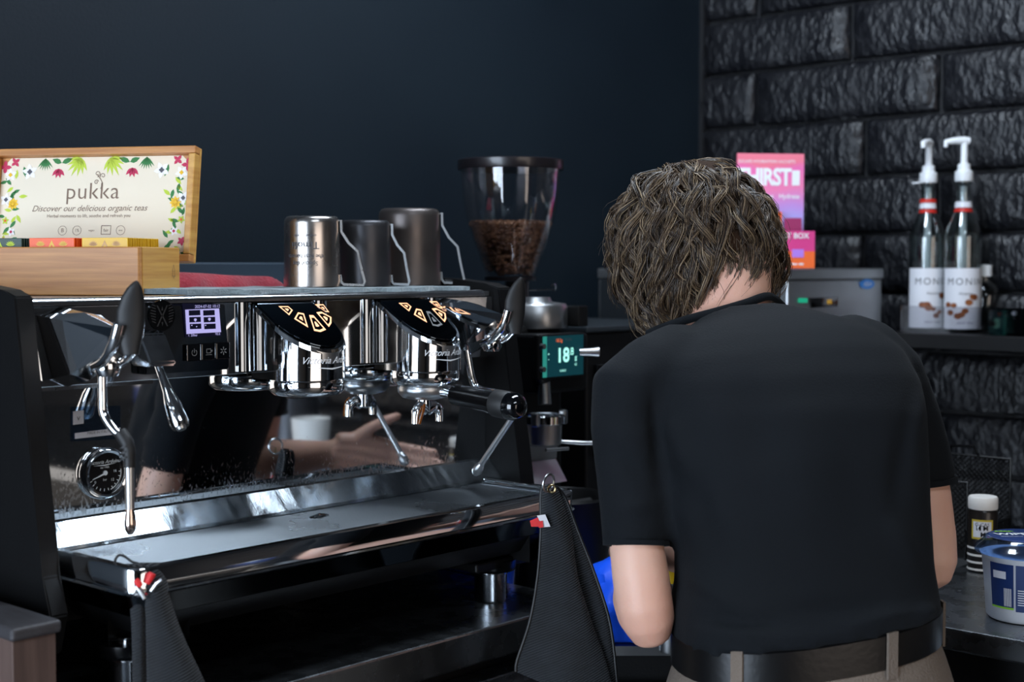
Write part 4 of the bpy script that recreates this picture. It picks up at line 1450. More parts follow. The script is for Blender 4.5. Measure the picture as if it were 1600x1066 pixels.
# ================================================================== SYRUP BOTTLES ON THE SHELF
def bottle(px, py, x, label, second=False, pumprot=0.0, labelled=True):
    c = PX(px, py, x); c.z = 1.2625
    t = thing('syrup_bottle', label, 'syrup bottle', c, TH - pi / 2 + pumprot * 0, 'syrup bottles on the wall shelf')
    pr = [(.0001, .001), (.034, .001), (.0375, .006), (.0375, .195), (.035, .212), (.026, .232), (.0175, .250), (.0145, .268), (.014, .302), (.0155, .304), (.0155, .310)]
    b = MB(); b.lathe(pr + [(max(r - .0018, .0001), max(z, .004)) for r, z in pr[::-1]], n=36); b.build('glass', 'bot', t, local=True)
    # white riser pipe seen through the glass
    b = MB(); b.tube([(0, 0, .012), (0, 0, .30)], .0075, 12); b.build('riser_pipe', 'hoop', t, local=True)
    if labelled:
        b = MB()
        r = .0381
        a0, a1 = -pi / 2 - 1.45, -pi / 2 + 1.35

        def lab(z0, z1, mt, aa0, aa1, rr=r, n=20):
            b.mat(mt)
            b.loft([[V((rr * cos(aa0 + (aa1 - aa0) * i / n), rr * sin(aa0 + (aa1 - aa0) * i / n), z)) for i in range(n + 1)] for z in (z0, z1)], closed=False)
        lab(.008, .132, 'labelw', a0, a1)
        off = .25 if not second else -.35
        wr_ = lambda zc: (lambda co_: V(((r + .0005) * cos(-pi / 2 + off * .3 + co_.x / r), (r + .0005) * sin(-pi / 2 + off * .3 + co_.x / r), zc + co_.y)))
        b.mat('labelink'); b.text('MONIN', .020, None, fn=wr_(.104), sp=1.25)
        b.text('Noisette', .008, None, fn=wr_(.080), shear=.3)
        b.text('SIROP  700ml', .006, None, fn=wr_(.020))
        b.mat('nut')
        rr2 = random.Random(5 + second)
        for k in range(9):
            aa = -pi / 2 + off + (-.75 + .19 * k) + rr2.uniform(-.05, .05)
            zz = .055 + (.012 if 5 < k else -.004) + rr2.uniform(-.010, .010)
            if 3 <= k <= 4:
                zz -= .012
            n = 10; rd = rr2.uniform(.005, .009)
            b.poly([V(((r + .0006) * cos(aa + rd * cos(q) / r), (r + .0006) * sin(aa + rd * cos(q) / r), zz + rd * .8 * sin(q))) for q in [2 * pi * i / n for i in range(n)]])
        b.build('label', None, t, local=True)
        b = MB()
        for z0, z1, mt in ((.247, .256, 'red'), (.2562, .268, 'labelw'), (.2682, .276, 'red')) if not second else ((.247, .256, 'red'), (.2562, .268, 'labelw')):
            b.mat(mt)
            rr = .0178 if z0 < .25 else .0165
            b.lathe([(rr + .0012, z0), (.0163, z1)], n=24)
        b.build('neck_band', None, t, local=True)
    # pump
    b = MB(); b.lathe([(.0001, .310), (.0175, .310), (.0185, .314), (.0180, .330), (.0130, .333), (.0125, .345), (.0075, .347), (.0068, .352), (.0068, .392), (.0001, .392)], n=28); b.build('pump_collar', 'hoop', t, local=True)
    dx = V((-1, 0, 0)) if second else V((-.55, -.83, 0))
    b = MB(); b.tube([V((0, 0, .392)) - dx * .010, V((0, 0, .394)), V((0, 0, .393)) + dx * .022, V((0, 0, .390)) + dx * .038, V((0, 0, .380)) + dx * .0385], [.0075, .0080, .0068, .0058, .0045], 14); b.build('pump_spout', 'hoop', t, local=True)
    if not second:
        b = MB(); b.tube([V((-.010, 0, .311)), V((-.034, -.002, .309))], .0016, 8); b.build('pump_clip', 'hoop', t, local=True)
    return t


bottle(1447, 515, 2.80, 'left syrup bottle, paper label and white pump, nearer the boiler')
bottle(1502, 520, 2.80, 'right syrup bottle, white pump spout turned to the left', True)
t = thing('clear_bottle', 'clear unlabelled bottle half hidden behind the right syrup bottle', 'bottle', (2.85, PX(1537, 500, 2.85).y, 1.2625))
b = MB(); b.lathe([(.0001, .001), (.030, .001), (.032, .006), (.032, .075), (.028, .09), (.012, .105), (.012, .115)], n=30); b.build('glass', 'bot', t, local=True)
b = MB(); b.lathe([(.0001, .1155), (.015, .1155), (.015, .138), (.0001, .140)], n=20); b.build('cap', 'hoop', t, local=True)
# black device on the shelf
t = thing('black_control_box', 'black control box with a small silver knob at the right end of the shelf', 'device', (2.78, 1.07, 1.2625))
ya, yb = PX(1545, 500, 2.725).y, PX(1597, 500, 2.725).y
b = MB(); b.lohi((2.725, yb, 1.2630), (2.85, ya, 1.317), bevel=.003); b.build('housing', 'gloss', t)
kc = PX(1585, 490, 2.7245)
RXm = Matrix.Rotation(-pi / 2, 4, 'Y')
b = MB(); b.lathe([(.0001, .004), (.0045, .004), (.005, 0)], kc, RXm, 18); b.build('knob', 'steel', t)
b = MB(); b.mat('labelink'); b.text('ON', .004, frame(kc + V((-.001, 0, -.0095)), (0, -1, 0), (0, 0, 1))); b.build('marking', None, t)
t = thing('teal_box', 'teal carton cut by the right edge beside the black control box', 'carton', (2.78, .93, 1.2625))
b = MB(); b.lohi((2.73, .90, 1.2630), (2.80, yb - .008, 1.33), bevel=.002); b.build('carton', pm('teal_card', '1d5a50', .5), t)
b = MB(); b.lohi((2.728, .905, 1.30), (2.7298, yb - .012, 1.32)); b.build('stripe', 'labelw', t)

# ================================================================== RIGHT COUNTER ITEMS
# mesh file holder
HX = 2.12
A_, B_ = PX(1470, 716, 2.15), PX(1579, 720, 2.05)
t = thing('wire_file_holder', 'black perforated metal file holder on the steel worktop', 'file holder', (2.15, .95, .93))


def panel(c0, c1, z0, z1, n, m, name, flat=.0012):
    """perforated sheet: diagonal strip lattice between two ground points"""
    c0, c1 = V(c0), V(c1)
    d = (c1 - c0); L = d.length; d.normalize()
    nn = V((-d.y, d.x, 0))
    b = MB()
    H = z1 - z0
    stp = .0085
    k = -int(H / stp) - 1
    rr = .0011
    while k * stp < L:
        for s in (0, 1):
            # line u = k*stp + v (s=0) or u = k*stp + H - v (s=1), clipped
            pts = []
            if s == 0:
                v0 = max(0, -k * stp); v1 = min(H, L - k * stp)
                f = lambda v: k * stp + v
            else:
                v0 = max(0, k * stp + H - L); v1 = min(H, k * stp + H)
                f = lambda v: k * stp + H - v
            if v1 - v0 > .004:
                p0 = c0 + d * f(v0) + V((0, 0, z0 + v0)); p1 = c0 + d * f(v1) + V((0, 0, z0 + v1))
                b.tube([p0, p1], rr, 4, smooth=False, caps=False)
        k += 1
    stuff(b.build(name, 'black', t))
    b = MB()
    b.tube([c0 + V((0, 0, z0)), c0 + V((0, 0, z1)), c1 + V((0, 0, z1)), c1 + V((0, 0, z0)), c0 + V((0, 0, z0))], .0028, 8)
    b.build('edge_wire', 'black', t)


z1 = PX(1520, 716, 2.3).z
f0 = V((2.33, 1.085, 0)); f1 = PX(1579, 720, 2.33); f1.z = 0
panel(f0, f1, .9312, z1, 0, 0, 'rear_mesh')
g1 = V((2.13, f1.y * 2.13 / 2.33 + .02, 0))
panel(f1, (2.16, f1.y, 0), .9312, z1 - .10, 0, 0, 'side_mesh')
m0 = V((2.22, 1.10, 0)); m1 = PX(1512, 720, 2.22); m1.z = 0
panel(m0, m1, .9312, z1 - .03, 0, 0, 'divider_mesh')
b = MB(); b.lohi((2.16, f1.y, .9305), (2.33, 1.085, .9325)); b.build('bottom', 'black', t)
hh0 = PX(1480, 712, 2.325)
b = MB(); b.tube([V((2.33, hh0.y, z1)), V((2.33, hh0.y - .005, z1 + .014)), V((2.33, hh0.y - .045, z1 + .016)), V((2.33, hh0.y - .055, z1))], .003, 8); b.build('handle', 'bakelite', t)

# dark bottle with white cap
bc = PZ(1534, 902, .93)
bc = V((2.10, 2.10 * bc.y / bc.x, .93))
t = thing('supplement_bottle', 'dark brown bottle with white screw cap and yellow bordered label', 'bottle', bc)
b = MB(); b.lathe([(.0001, .001), (.0205, .001), (.022, .004), (.022, .092), (.020, .096), (.0001, .096)], n=36); b.build('body', 'browntub', t, local=True)
b = MB(); b.lathe([(.0001, .0965), (.0218, .0965), (.0222, .099), (.0222, .113), (.0205, .1155), (.0001, .1155)], n=36); b.build('cap', 'offwhite', t, local=True)
b = MB()
caz = -pi / 2 + (TH - pi / 2) - .35


def lab2(z0, z1_, mt, a0, a1, rr, n=14):
    b.mat(mt); b.loft([[V((rr * cos(a0 + (a1 - a0) * i / n), rr * sin(a0 + (a1 - a0) * i / n), z)) for i in range(n + 1)] for z in (z0, z1_)], closed=False)


lab2(.052, .082, 'labely', caz - .75, caz + .75, .0224)
lab2(.055, .079, 'labelw', caz - .62, caz + .62, .0227)
wq = lambda zc: (lambda c_: V((.0230 * cos(caz + c_.x / .023), .0230 * sin(caz + c_.x / .023), zc + c_.y)))
b.mat('gloss'); b.text('G-CAS', .0075, None, fn=wq(.0745)); b.text('M M\n M', .010, None, fn=wq(.064), bold=.0004)
for z in (.003, .014, .025, .036):
    lab2(z, z + .0032, 'offwhite', caz - 1.45, caz + 1.45, .0224)
b.build('label', None, t, local=True)

# wipes tub
tbc = V((1.895, .745, .93))
RT = .058
tbx = PD(1602, 930, 1.0)
tbc = V((1.855, 1.855 * tbx.y / tbx.x, .93))
t = thing('wipes_tub', 'white wipes tub with a blue label and clear blue lid at the right edge', 'tub', tbc)
b = MB(); b.lathe([(.0001, .001), (.046, .001), (.050, .005), (.053, .05), (.0565, .083), (.059, .087), (.0001, .087)], n=48); b.build('tub', 'tubw', t, local=True)
b = MB(); b.lathe([(.060, .0872), (.0655, .089), (.0665, .093), (.063, .098), (.056, .103), (.054, .108), (.050, .110), (.0001, .110)], n=48); ld = b.build('lid', 'tublid', t, local=True)
b = MB(); b.lathe([(.0001, .1115), (.046, .1112), (.049, .1095)], n=40); b.build('lid_sheet', 'bluedark', ld, local=True)
b = MB(); b.mat('hoop'); Fw = frame((-.006, .004, .1122), (_r.x, _r.y, 0), (FH.x, FH.y, 0))
b.text('WIPES', .019, Fw @ Matrix.Translation((-.008, .004, .0)), bold=.0006); b.text('antibacterial surface', .006, Fw @ Matrix.Translation((-.008, -.012, 0)))
b.mat('lime')
for k in range(4):
    b.poly([Fw @ V((-.030 + k * .006 + u, .020 + v, 0)) for u, v in ((0, 0), (.010, .004), (.004, .008))])
b.build('lid_print', None, ld, local=True)
b = MB(); vaz = -pi / 2 + (TH - pi / 2)
def lab3(z0, z1_, mt, a0, a1, off=.0006, n=12):
    b.mat(mt)
    def rad(z): return .050 + (z - .005) * (.0565 - .050) / .078 + off
    b.loft([[V((rad(z) * cos(a0 + (a1 - a0) * i / n), rad(z) * sin(a0 + (a1 - a0) * i / n), z)) for i in range(n + 1)] for z in (z0, z1_)], closed=False)
    return rad
lab3(.022, .080, 'bluedark', vaz - 1.25, vaz - .62)
rad = lab3(.018, .080, 'bluedark', vaz - .57, vaz + 1.2)
lab3(.020, .0225, 'lime', vaz - 1.25, vaz - .62, .0007)
b.mat('labelw')
for k in range(9):
    lab3(.024, .048, 'labelw', vaz - .86 + k * .022, vaz - .86 + k * .022 + .011, .0011, 1)
lab3(.060, .070, 'labelw', vaz - 1.15, vaz - .80, .0011, 3)
for k in range(7):
    lab3(.027 + k * .0032, .0282 + k * .0032, 'labelw', vaz - .52, vaz - .18 - .04 * (k % 3), .0011, 4)
lab3(.050, .066, 'redtag', vaz - .10, vaz + .18, .0011, 4)
b.build('label', None, t, local=True)

# pale blue tub on the lower shelf
bt = PZ(1545, 1066, .80)
t = thing('blue_tub', 'pale blue plastic tub on the shelf under the steel worktop', 'tub', (1.755 - .0, .66, .65))
t.location = (1.70, .62, .65); WM[t] = Matrix.Translation((1.70, .62, .65))
b = MB(); b.lathe([(.0001, .001), (.055, .001), (.066, .20), (.071, .203), (.071, .209), (.063, .209), (.052, .006), (.0001, .006)], n=40); b.build('tub', 'bluerim', t, local=True)

# blue plastic bag and small bright bowl in the corner behind the cloth
def blob(name, c, sx, sy, sz, mat, seed, amp=.25, parent=None):
    b = MB(); bmesh.ops.create_icosphere(b.bm, subdivisions=4, radius=1)
    for v in b.bm.verts:
        d = 1 + amp * noise.noise(v.co * 1.7 + V((seed, 0, 0))) + amp * .35 * noise.noise(v.co * 5 + V((seed, 3, 0)))
        z = v.co.z * d
        v.co = V((c[0] + v.co.x * d * sx, c[1] + v.co.y * d * sy, c[2] + max(z, -.72) * sz))
    for f in b.bm.faces:
        f.smooth = True
    return b.build(name, mat, parent)


t = thing('blue_bag', 'crumpled bright blue plastic bag in the corner behind the black cloth', 'bag', (1.668, 1.262, .85))
blob('bag_body', (1.668, 1.262, .902), .095, .062, .068, 'blue', 4.2, .22, t)
b = MB(); b.tube([(1.66, 1.26, .945), (1.67, 1.255, .972), (1.685, 1.26, .968)], [.004, .010, .016], 12); b.build('knot', 'blue', t)
t = thing('blue_crate', 'blue plastic crate behind the drip tray corner', 'crate', (1.62, 1.40, .93))
P0 = PZ(850, 850, .99)
t.location = (1.88, 1.46, .93)
WM[t] = Matrix.Translation((1.66, 1.54, .93)); t.location = (1.66, 1.54, .93)
b = MB(); b.lohi((1.60, 1.505, .9302), (1.755, 1.60, 1.005), bevel=.006); b.build('shell', 'blue', t)
b = MB(); b.lohi((1.594, 1.500, 1.0055), (1.760, 1.605, 1.012), bevel=.002); b.build('rim', 'blue', t)
t = thing('steel_cup', 'small bright steel cup glimpsed behind the hanging black cloth', 'cup', (1.585, 1.455, .85))
b = MB(); b.lathe([(.0001, .001), (.026, .001), (.030, .05), (.034, .098), (.034, .101), (.031, .100), (.027, .05), (.0001, .005)], n=36); b.build('cup', 'chrome', t, local=True)
# yellow capped squeeze bottle between arm and back
yc_ = PD(1047, 905, 2.02)
t = thing('squeeze_bottle', 'slim grey squeeze bottle with yellow cap between the left arm and back', 'bottle', (yc_.x, yc_.y, .85))
b = MB(); b.lathe([(.0001, .001), (.014, .001), (.015, .004), (.015, .080), (.010, .095), (.010, .10)], n=20); b.build('body', 'greysteel', t, local=True)
b = MB(); b.lathe([(.0001, .1005), (.011, .1005), (.010, .115), (.006, .135), (.0001, .137)], n=20); b.build('cap', 'yel', t, local=True)

# low wooden partition post at the near left
t = thing('wooden_partition', 'low brown wooden partition end with a dark cap at the bottom left', 'partition', (.745, 1.5, 0))
pc = PD(18, 984, 1.42)
pe = PD(91, 966, 1.46)
px0, py0, pz = pc.x, pc.y, pc.z - .014
b = MB(); b.lohi((px0, py0, pz), (px0 + .056, py0 + .55, pz + .014), bevel=.004, seg=3); b.build('cap', 'woodtop', t)
b = MB(); b.lohi((px0 + .004, py0 + .006, 0), (px0 + .052, py0 + .545, pz - .0005), bevel=.001); b.build('panel', 'woodside', t)

# ================================================================== HANGING BAR TOWELS
def smoothstep(a, b_, x):
    t = max(0, min(1, (x - a) / (b_ - a)))
    return t * t * (3 - 2 * t)


def twill(m):
    """fine diagonal rib woven into the towel"""
    nt = m.node_tree; bs = nt.nodes['Principled BSDF']
    uv = N(nt, 'ShaderNodeTexCoord')
    wv = N(nt, 'ShaderNodeTexWave'); wv.inputs['Scale'].default_value = 105; wv.inputs['Distortion'].default_value = .6
    wv.bands_direction = 'Z'
    mp = N(nt, 'ShaderNodeMapping'); mp.inputs['Rotation'].default_value = (.35, .25, 0)
    nt.links.new(uv.outputs['Object'], mp.inputs[0]); nt.links.new(mp.outputs[0], wv.inputs[0])
    bp = N(nt, 'ShaderNodeBump'); bp.inputs['Strength'].default_value = .9; bp.inputs['Distance'].default_value = .0015
    nt.links.new(wv.outputs[1], bp.inputs['Height']); nt.links.new(bp.outputs[0], bs.inputs['Normal'])
    return m


twill(M['denim'])


def hanging(name, rows, depthf, mat, parent, th=.003, nv=26):
    """rows: list of (py, [(px, depth offset), ...]) polylines with equal counts; depthf(py)->depth"""
    b = MB()
    rows3 = []
    for py, line in rows:
        pts = [PD(px, py + dy, depthf(py) + dz) for px, dz, dy in [(q + (0,))[:3] for q in line]]
        rows3.append(spline(pts, 4))
    cols_ = list(zip(*rows3))
    cols_ = [spline(list(c), 5) for c in cols_]
    grid = list(zip(*cols_))
    F_ = [[p for p in r] for r in grid]
    B_ = [[p + FH * th for p in r] for r in grid]
    f = [[b.bm.verts.new(p) for p in r] for r in F_]; k = [[b.bm.verts.new(p) for p in r] for r in B_]
    nr, nc = len(f), len(f[0])
    for i in range(nr - 1):
        for j in range(nc - 1):
            b._f([f[i][j], f[i][j + 1], f[i + 1][j + 1], f[i + 1][j]], True); b._f([k[i][j], k[i + 1][j], k[i + 1][j + 1], k[i][j + 1]], True)
        b._f([f[i][0], f[i + 1][0], k[i + 1][0], k[i][0]], True); b._f([f[i][-1], k[i][-1], k[i + 1][-1], f[i + 1][-1]], True)
    for j in range(nc - 1):
        b._f([f[0][j], k[0][j], k[0][j + 1], f[0][j + 1]], True); b._f([f[-1][j], f[-1][j + 1], k[-1][j + 1], k[-1][j]], True)
    o = b.build(name, mat, parent, sharp_a=1.2)
    return o, grid


def edge_tape(grid, side, parent, r=.0022):
    pts = [row[side] for row in grid]
    b = MB(); b.tube([p - FH * .0005 for p in pts], r, 8); b.build('hem', 'rubber', parent)


# right towel, clipped to the tray's right corner
dR = lambda py: 1.862 - .00010 * (py - 770)
t = thing('hanging_towel', 'black ribbed bar towel clipped to the right corner of the drip tray', 'towel', PD(860, 770, 1.86), group='black bar towels hanging from the drip tray')
rows = [(758, [(849, 0), (853, -.004), (858, -.005), (863, -.002), (868, .004)]),
        (775, [(845, .004), (850, -.004), (861, -.007), (869, 0), (876, .008)]),
        (830, [(845, .004), (853, -.005), (872, -.009), (884, -.003), (893, .010)]),
        (900, [(840, .006), (856, -.004), (880, -.011), (898, -.006), (903, .006)]),
        (970, [(828, .008), (852, -.002), (885, -.013), (915, -.006), (924, .006)]),
        (1032, [(808, .010), (840, 0), (884, -.014), (922, -.006), (946, .006)]),
        (1090, [(806, .012, -40), (842, .002, -25), (890, -.012, -8), (932, -.004, 0), (962, .008, 0)])]
o, gd = hanging('front_fold', rows, dR, 'denim', t)
edge_tape(gd, 0, t)
rows = [(760, [(857, .010), (862, .010), (866, .010), (869, .011)]),
        (780, [(864, .014), (872, .012), (880, .012), (884, .016)]),
        (830, [(876, .016), (886, .013), (898, .013), (903, .018)]),
        (900, [(890, .016), (905, .014), (922, .013), (930, .020)]),
        (980, [(905, .016), (925, .014), (946, .013), (954, .020)]),
        (1090, [(920, .016), (940, .014), (958, .013), (966, .020)])]
o, gd2 = hanging('rear_fold', rows, dR, 'denim', t)
edge_tape(gd2, -1, t)
# printed tags sewn to the edge
tgb = MB(); q = lambda px, py, d=0: PD(px, py, dR(py) - .010 + d)
tgb.mat('redtag'); tgb.poly([q(828, 814), q(842, 808), q(842, 823), q(830, 823)], .001, -FH)
tgb.mat('whitetag'); tgb.poly([q(839, 806, -.002), q(852, 804, -.002), q(860, 823, -.002), q(848, 824, -.002)], .001, -FH)
tgb.mat('redtag'); tgb.poly([q(839, 815, -.0045), q(848, 814, -.0045), q(849, 824, -.0045), q(842, 825, -.0045)], .0005, -FH)
tgb.build('woven_tag', None, t, label='red and white woven tag')
ek = PD(862, 764, 1.862 - .0125)
b = MB(); b.lathe([(.0035, .0), (.0052, .001), (.0062, 0), (.0052, -.001), (.0035, 0)], ek, Matrix.Rotation(TH - pi / 2, 4, 'Z') @ RX, 18); b.build('eyelet', 'brass', t)
b = MB()
ring_pts = [PD(857 + 8.0 * sin(a) + 2.5 * cos(a), 755 - 14 * cos(a), 1.862 - .012 + .010 * sin(a)) for a in np.linspace(0, 2 * pi, 25)]
b.tube(ring_pts, .0016, 8, caps=False); b.build('clip_ring', 'steel', t)

# left towel, hooked over the near corner of the tray
dL = lambda py: 1.500 - .00006 * (py - 880)
t = thing('hanging_towel', 'black bar towel with small red tags hooked over the left corner of the drip tray', 'towel', PD(235, 890, 1.50), group='black bar towels hanging from the drip tray')
rows = [(880, [(218, .014), (226, .006), (236, .002), (246, .008), (250, .018)]),
        (900, [(214, .006), (226, -.004), (238, -.006), (250, 0), (259, .012)]),
        (945, [(226, .004), (236, -.006), (247, -.008), (258, -.002), (268, .012)]),
        (1000, [(228, .004), (246, -.008), (262, -.010), (277, -.003), (288, .012)]),
        (1060, [(229, .004), (254, -.010), (278, -.012), (300, -.004), (316, .012)]),
        (1110, [(229, .004), (258, -.010), (288, -.012), (318, -.004), (336, .012)])]
o, g1_ = hanging('front_fold', rows, dL, 'denim', t)
rows = [(882, [(192, .012), (202, .004), (214, .002), (226, .008)]),
        (900, [(194, .006), (204, 0), (216, 0), (226, .006)]),
        (950, [(203, .006), (210, .001), (220, .001), (228, .008)]),
        (1000, [(206, .006), (213, .001), (221, .001), (229, .008)]),
        (1110, [(207, .006), (214, .001), (222, .001), (229, .008)])]
o, g2_ = hanging('side_fold', rows, dL, 'denim', t)
b = MB(); qq = lambda px, py, d=0: PD(px, py, dL(py) - .011 + d)
b.mat('redtag'); b.tube([qq(212, 906), qq(218, 914), qq(221, 916)], [.0032, .0036, .002], 10)
b.tube([qq(230, 912), qq(236, 900), qq(238, 896)], [.003, .0044, .004], 10)
b.mat('steel'); b.tube([qq(209, 926), qq(214, 918), qq(220, 924), qq(226, 936)], [.002, .003, .003, .002], 8)
b.tube([qq(236, 924), qq(245, 912), qq(253, 906)], [.002, .0028, .002], 8)
b.build('woven_tag', None, t, label='small red and white woven tags')
b = MB()
b.tube(spline([PD(181, 888, 1.505), PD(180, 876, 1.51), PD(186, 868, 1.51), PD(195, 870, 1.505), PD(206, 878, 1.50), PD(216, 881, 1.495), PD(222, 886, 1.495)], 5), .0014, 8); b.build('hook_cord', 'rubber', t)

# ================================================================== BARISTA
dep = bpy.context.evaluated_depsgraph_get


def remesh(mb, name, voxel, smooth_it, mat, parent, post=None, decim=None):
    bmesh.ops.recalc_face_normals(mb.bm, faces=mb.bm.faces)
    me = bpy.data.meshes.new('tmp'); mb.bm.to_mesh(me); mb.bm.free()
    o = bpy.data.objects.new('tmp', me); COL.objects.link(o)
    m = o.modifiers.new('r', 'REMESH'); m.mode = 'VOXEL'; m.voxel_size = voxel
    if smooth_it:
        m2 = o.modifiers.new('s', 'SMOOTH'); m2.factor = .5; m2.iterations = smooth_it
    bpy.context.view_layer.update()
    me2 = bpy.data.meshes.new_from_object(o.evaluated_get(bpy.context.evaluated_depsgraph_get()))
    bpy.data.objects.remove(o)
    n = len(me2.vertices)
    if post:
        co_ = np.empty(n * 3, dtype=np.float32); me2.vertices.foreach_get('co', co_); co_ = co_.reshape(-1, 3)
        no = np.empty(n * 3, dtype=np.float32); me2.vertices.foreach_get('normal', no); no = no.reshape(-1, 3)
        co_ = post(co_.astype(float), no.astype(float))
        me2.vertices.foreach_set('co', co_.astype(np.float32).ravel())
    me2.polygons.foreach_set('use_smooth', [True] * len(me2.polygons))
    me2.name = name
    me2.materials.clear(); me2.materials.append(M[mat])
    return link_mesh(name, me2, parent)


ER = V((cos(radians(-36)), sin(radians(-36)), 0))     # his right
EF = V((cos(radians(54)), sin(radians(54)), 0))       # his front


def tc(px, py, d):
    return PD(px, py, d)


HIP = tc(1258, 1000, 1.675)
ps = thing('person', 'person in black t-shirt, khaki trousers and black belt leaning over the counter, seen from behind', 'person', (HIP.x, HIP.y, 0))

# --- shirt
S = MB()
# py, px centre, half width px, depth of centre, half thickness
tor = [(982, 1257, 208, 1.670, .119), (960, 1256, 208, 1.674, .116), (930, 1253, 208, 1.678, .112), (895, 1255, 201, 1.684, .108),
       (850, 1254, 200, 1.692, .108), (790, 1242, 209, 1.703, .110), (720, 1238, 211, 1.716, .113), (655, 1232, 214, 1.732, .114),
       (610, 1222, 214, 1.748, .110), (575, 1208, 206, 1.762, .101), (550, 1196, 186, 1.775, .090), (530, 1180, 150, 1.788, .078),
       (513, 1164, 106, 1.800, .064), (500, 1150, 72, 1.808, .054)]
rings = []
for py, px, hw, d, th in tor:
    c = tc(px, py, d)
    k = 0.0
    tilt = .10 if py > 700 else .10 + .38 * (700 - py) / 220
    ay = (EF * cos(tilt) + V((0, 0, -sin(tilt)))).normalized()
    # roll in the image: right shoulder a little higher
    roll = (.11 * max(0, min(1, (py - 860) / 95))) if py > 640 else .10 * (640 - py) / 140
    ax = (ER * cos(roll) + V((0, 0, sin(roll)))).normalized()
    rings.append(ring(c, ax, ay, hw * d / FPX, th, 36, 2.5))
S.loft(rings)


def blobchain(mb, pts, n=20):
    """pts: list of (point, radius); ends rounded"""
    P3 = [V(p) for p, r in pts]; R3 = [r for p, r in pts]
    t0_ = (P3[1] - P3[0]).normalized(); t1_ = (P3[-1] - P3[-2]).normalized()
    PP = [P3[0] - t0_ * R3[0] * .95, P3[0] - t0_ * R3[0] * .7] + P3 + [P3[-1] + t1_ * R3[-1] * .7, P3[-1] + t1_ * R3[-1] * .95]
    RR = [R3[0] * .25, R3[0] * .7] + R3 + [R3[-1] * .7, R3[-1] * .25]
    mb.tube(PP, RR, n)


shL, hemL = tc(984, 616, 1.712), tc(994, 851, 1.668)
shR, hemR = tc(1383, 590, 1.80), tc(1440, 752, 1.800)
# left sleeve
blobchain(S, [(tc(1070, 575, 1.745), .058), (tc(1020, 596, 1.725), .056), (shL, .0505), (tc(980, 672, 1.70), .0445), (tc(986, 740, 1.685), .0400)])
S.tube([tc(981, 680, 1.695), tc(985, 740, 1.685), tc(990, 800, 1.675), tc(994, 853, 1.667)], [.0435, .0410, .0395, .0395], 24)
# right sleeve
blobchain(S, [(tc(1320, 560, 1.785), .058), (tc(1355, 568, 1.795), .056), (shR, .051), (tc(1408, 645, 1.80), .046), (tc(1424, 695, 1.80), .044)])
S.tube([tc(1408, 645, 1.80), tc(1427, 700, 1.80), tc(1440, 756, 1.80)], [.047, .0445, .0440], 24)


def shirt_post(co_, no):
    out = co_.copy()
    # drape: broad folds over the back, tight creases at the waist and armpits
    C0 = np.array(CAM); f_, r_, u_ = np.array(_f), np.array(_r), np.array(_u)
    q = co_ - C0
    wz = q @ f_
    px = 800 + FPX * (q @ r_) / wz
    py = 533 - FPX * (q @ u_) / wz
    d = np.zeros(len(co_))
    ap = lambda x0, y0, x1, y1, wdt, amp: folds.append((x0, y0, x1, y1, wdt, amp))
    folds = []
    ap(1045, 640, 1085, 770, 16, .006); ap(1060, 700, 1120, 880, 22, -.005); ap(1045, 880, 1180, 960, 16, .004); ap(1060, 960, 1260, 990, 13, -.005)
    ap(1100, 985, 1330, 1000, 10, .005); ap(1200, 960, 1420, 935, 14, -.004); ap(1300, 985, 1450, 950, 10, .005); ap(1440, 900, 1380, 790, 18, .004)
    ap(1430, 640, 1395, 800, 18, -.005); ap(1440, 600, 1425, 730, 10, .004); ap(1020, 600, 1030, 760, 9, -.005); ap(1150, 560, 1200, 760, 40, -.004)
    ap(960, 700, 1010, 760, 12, -.003); ap(950, 800, 1020, 790, 10, .003); ap(1250, 600, 1290, 860, 50, .004); ap(1430, 965, 1460, 950, 9, .006)
    for x0, y0, x1, y1, wdt, amp in folds:
        dx, dy = x1 - x0, y1 - y0
        L2 = dx * dx + dy * dy
        tt = np.clip(((px - x0) * dx + (py - y0) * dy) / L2, 0, 1)
        dist = np.hypot(px - x0 - tt * dx, py - y0 - tt * dy)
        d += amp * np.exp(-(dist / wdt) ** 2) * np.sin(np.clip(tt, .08, .92) * np.pi)
    facing = np.clip(-(no @ f_) * 2, 0, 1)
    out += no * (d * 1.5 * facing)[:, None]
    return out


shirt = remesh(S, 't_shirt', .0075, 3, 'shirt', ps, shirt_post)
# collar rib
ncol = [(1012, 522, 1.815), (1036, 512, 1.795), (1075, 499, 1.775), (1120, 487, 1.768), (1165, 474, 1.775), (1202, 463, 1.795), (1224, 478, 1.84)]
b = MB(); b.tube(spline([tc(*p) for p in ncol], 5), [.0055] * 31, 10, flat=.7); b.build('collar', 'shirt', ps)
# sleeve hems
for pts_, rr_ in (((tc(994, 845, 1.668), tc(994, 853, 1.667)), .0392), ((tc(1439, 748, 1.80), tc(1440, 757, 1.80)), .0447)):
    b = MB(); b.tube(pts_, rr_, 28); b.build('sleeve_hem', 'shirt', ps)

# --- body (one continuous skin)
B = MB()
HC = tc(1086, 388, 1.905)
hu = (RH * -.050 + V((0, 0, 1)) * .095 + FH * .072).normalized()       # head up axis (bowed forward)
hf = (FH * .80 + RH * -.35 + V((0, 0, -.75)))
hf = (hf - hu * hf.dot(hu)).normalized()
hx = hf.cross(hu).normalized()                                            # his right


def H(x, y, z):
    return HC + hx * x + hf * y + hu * z


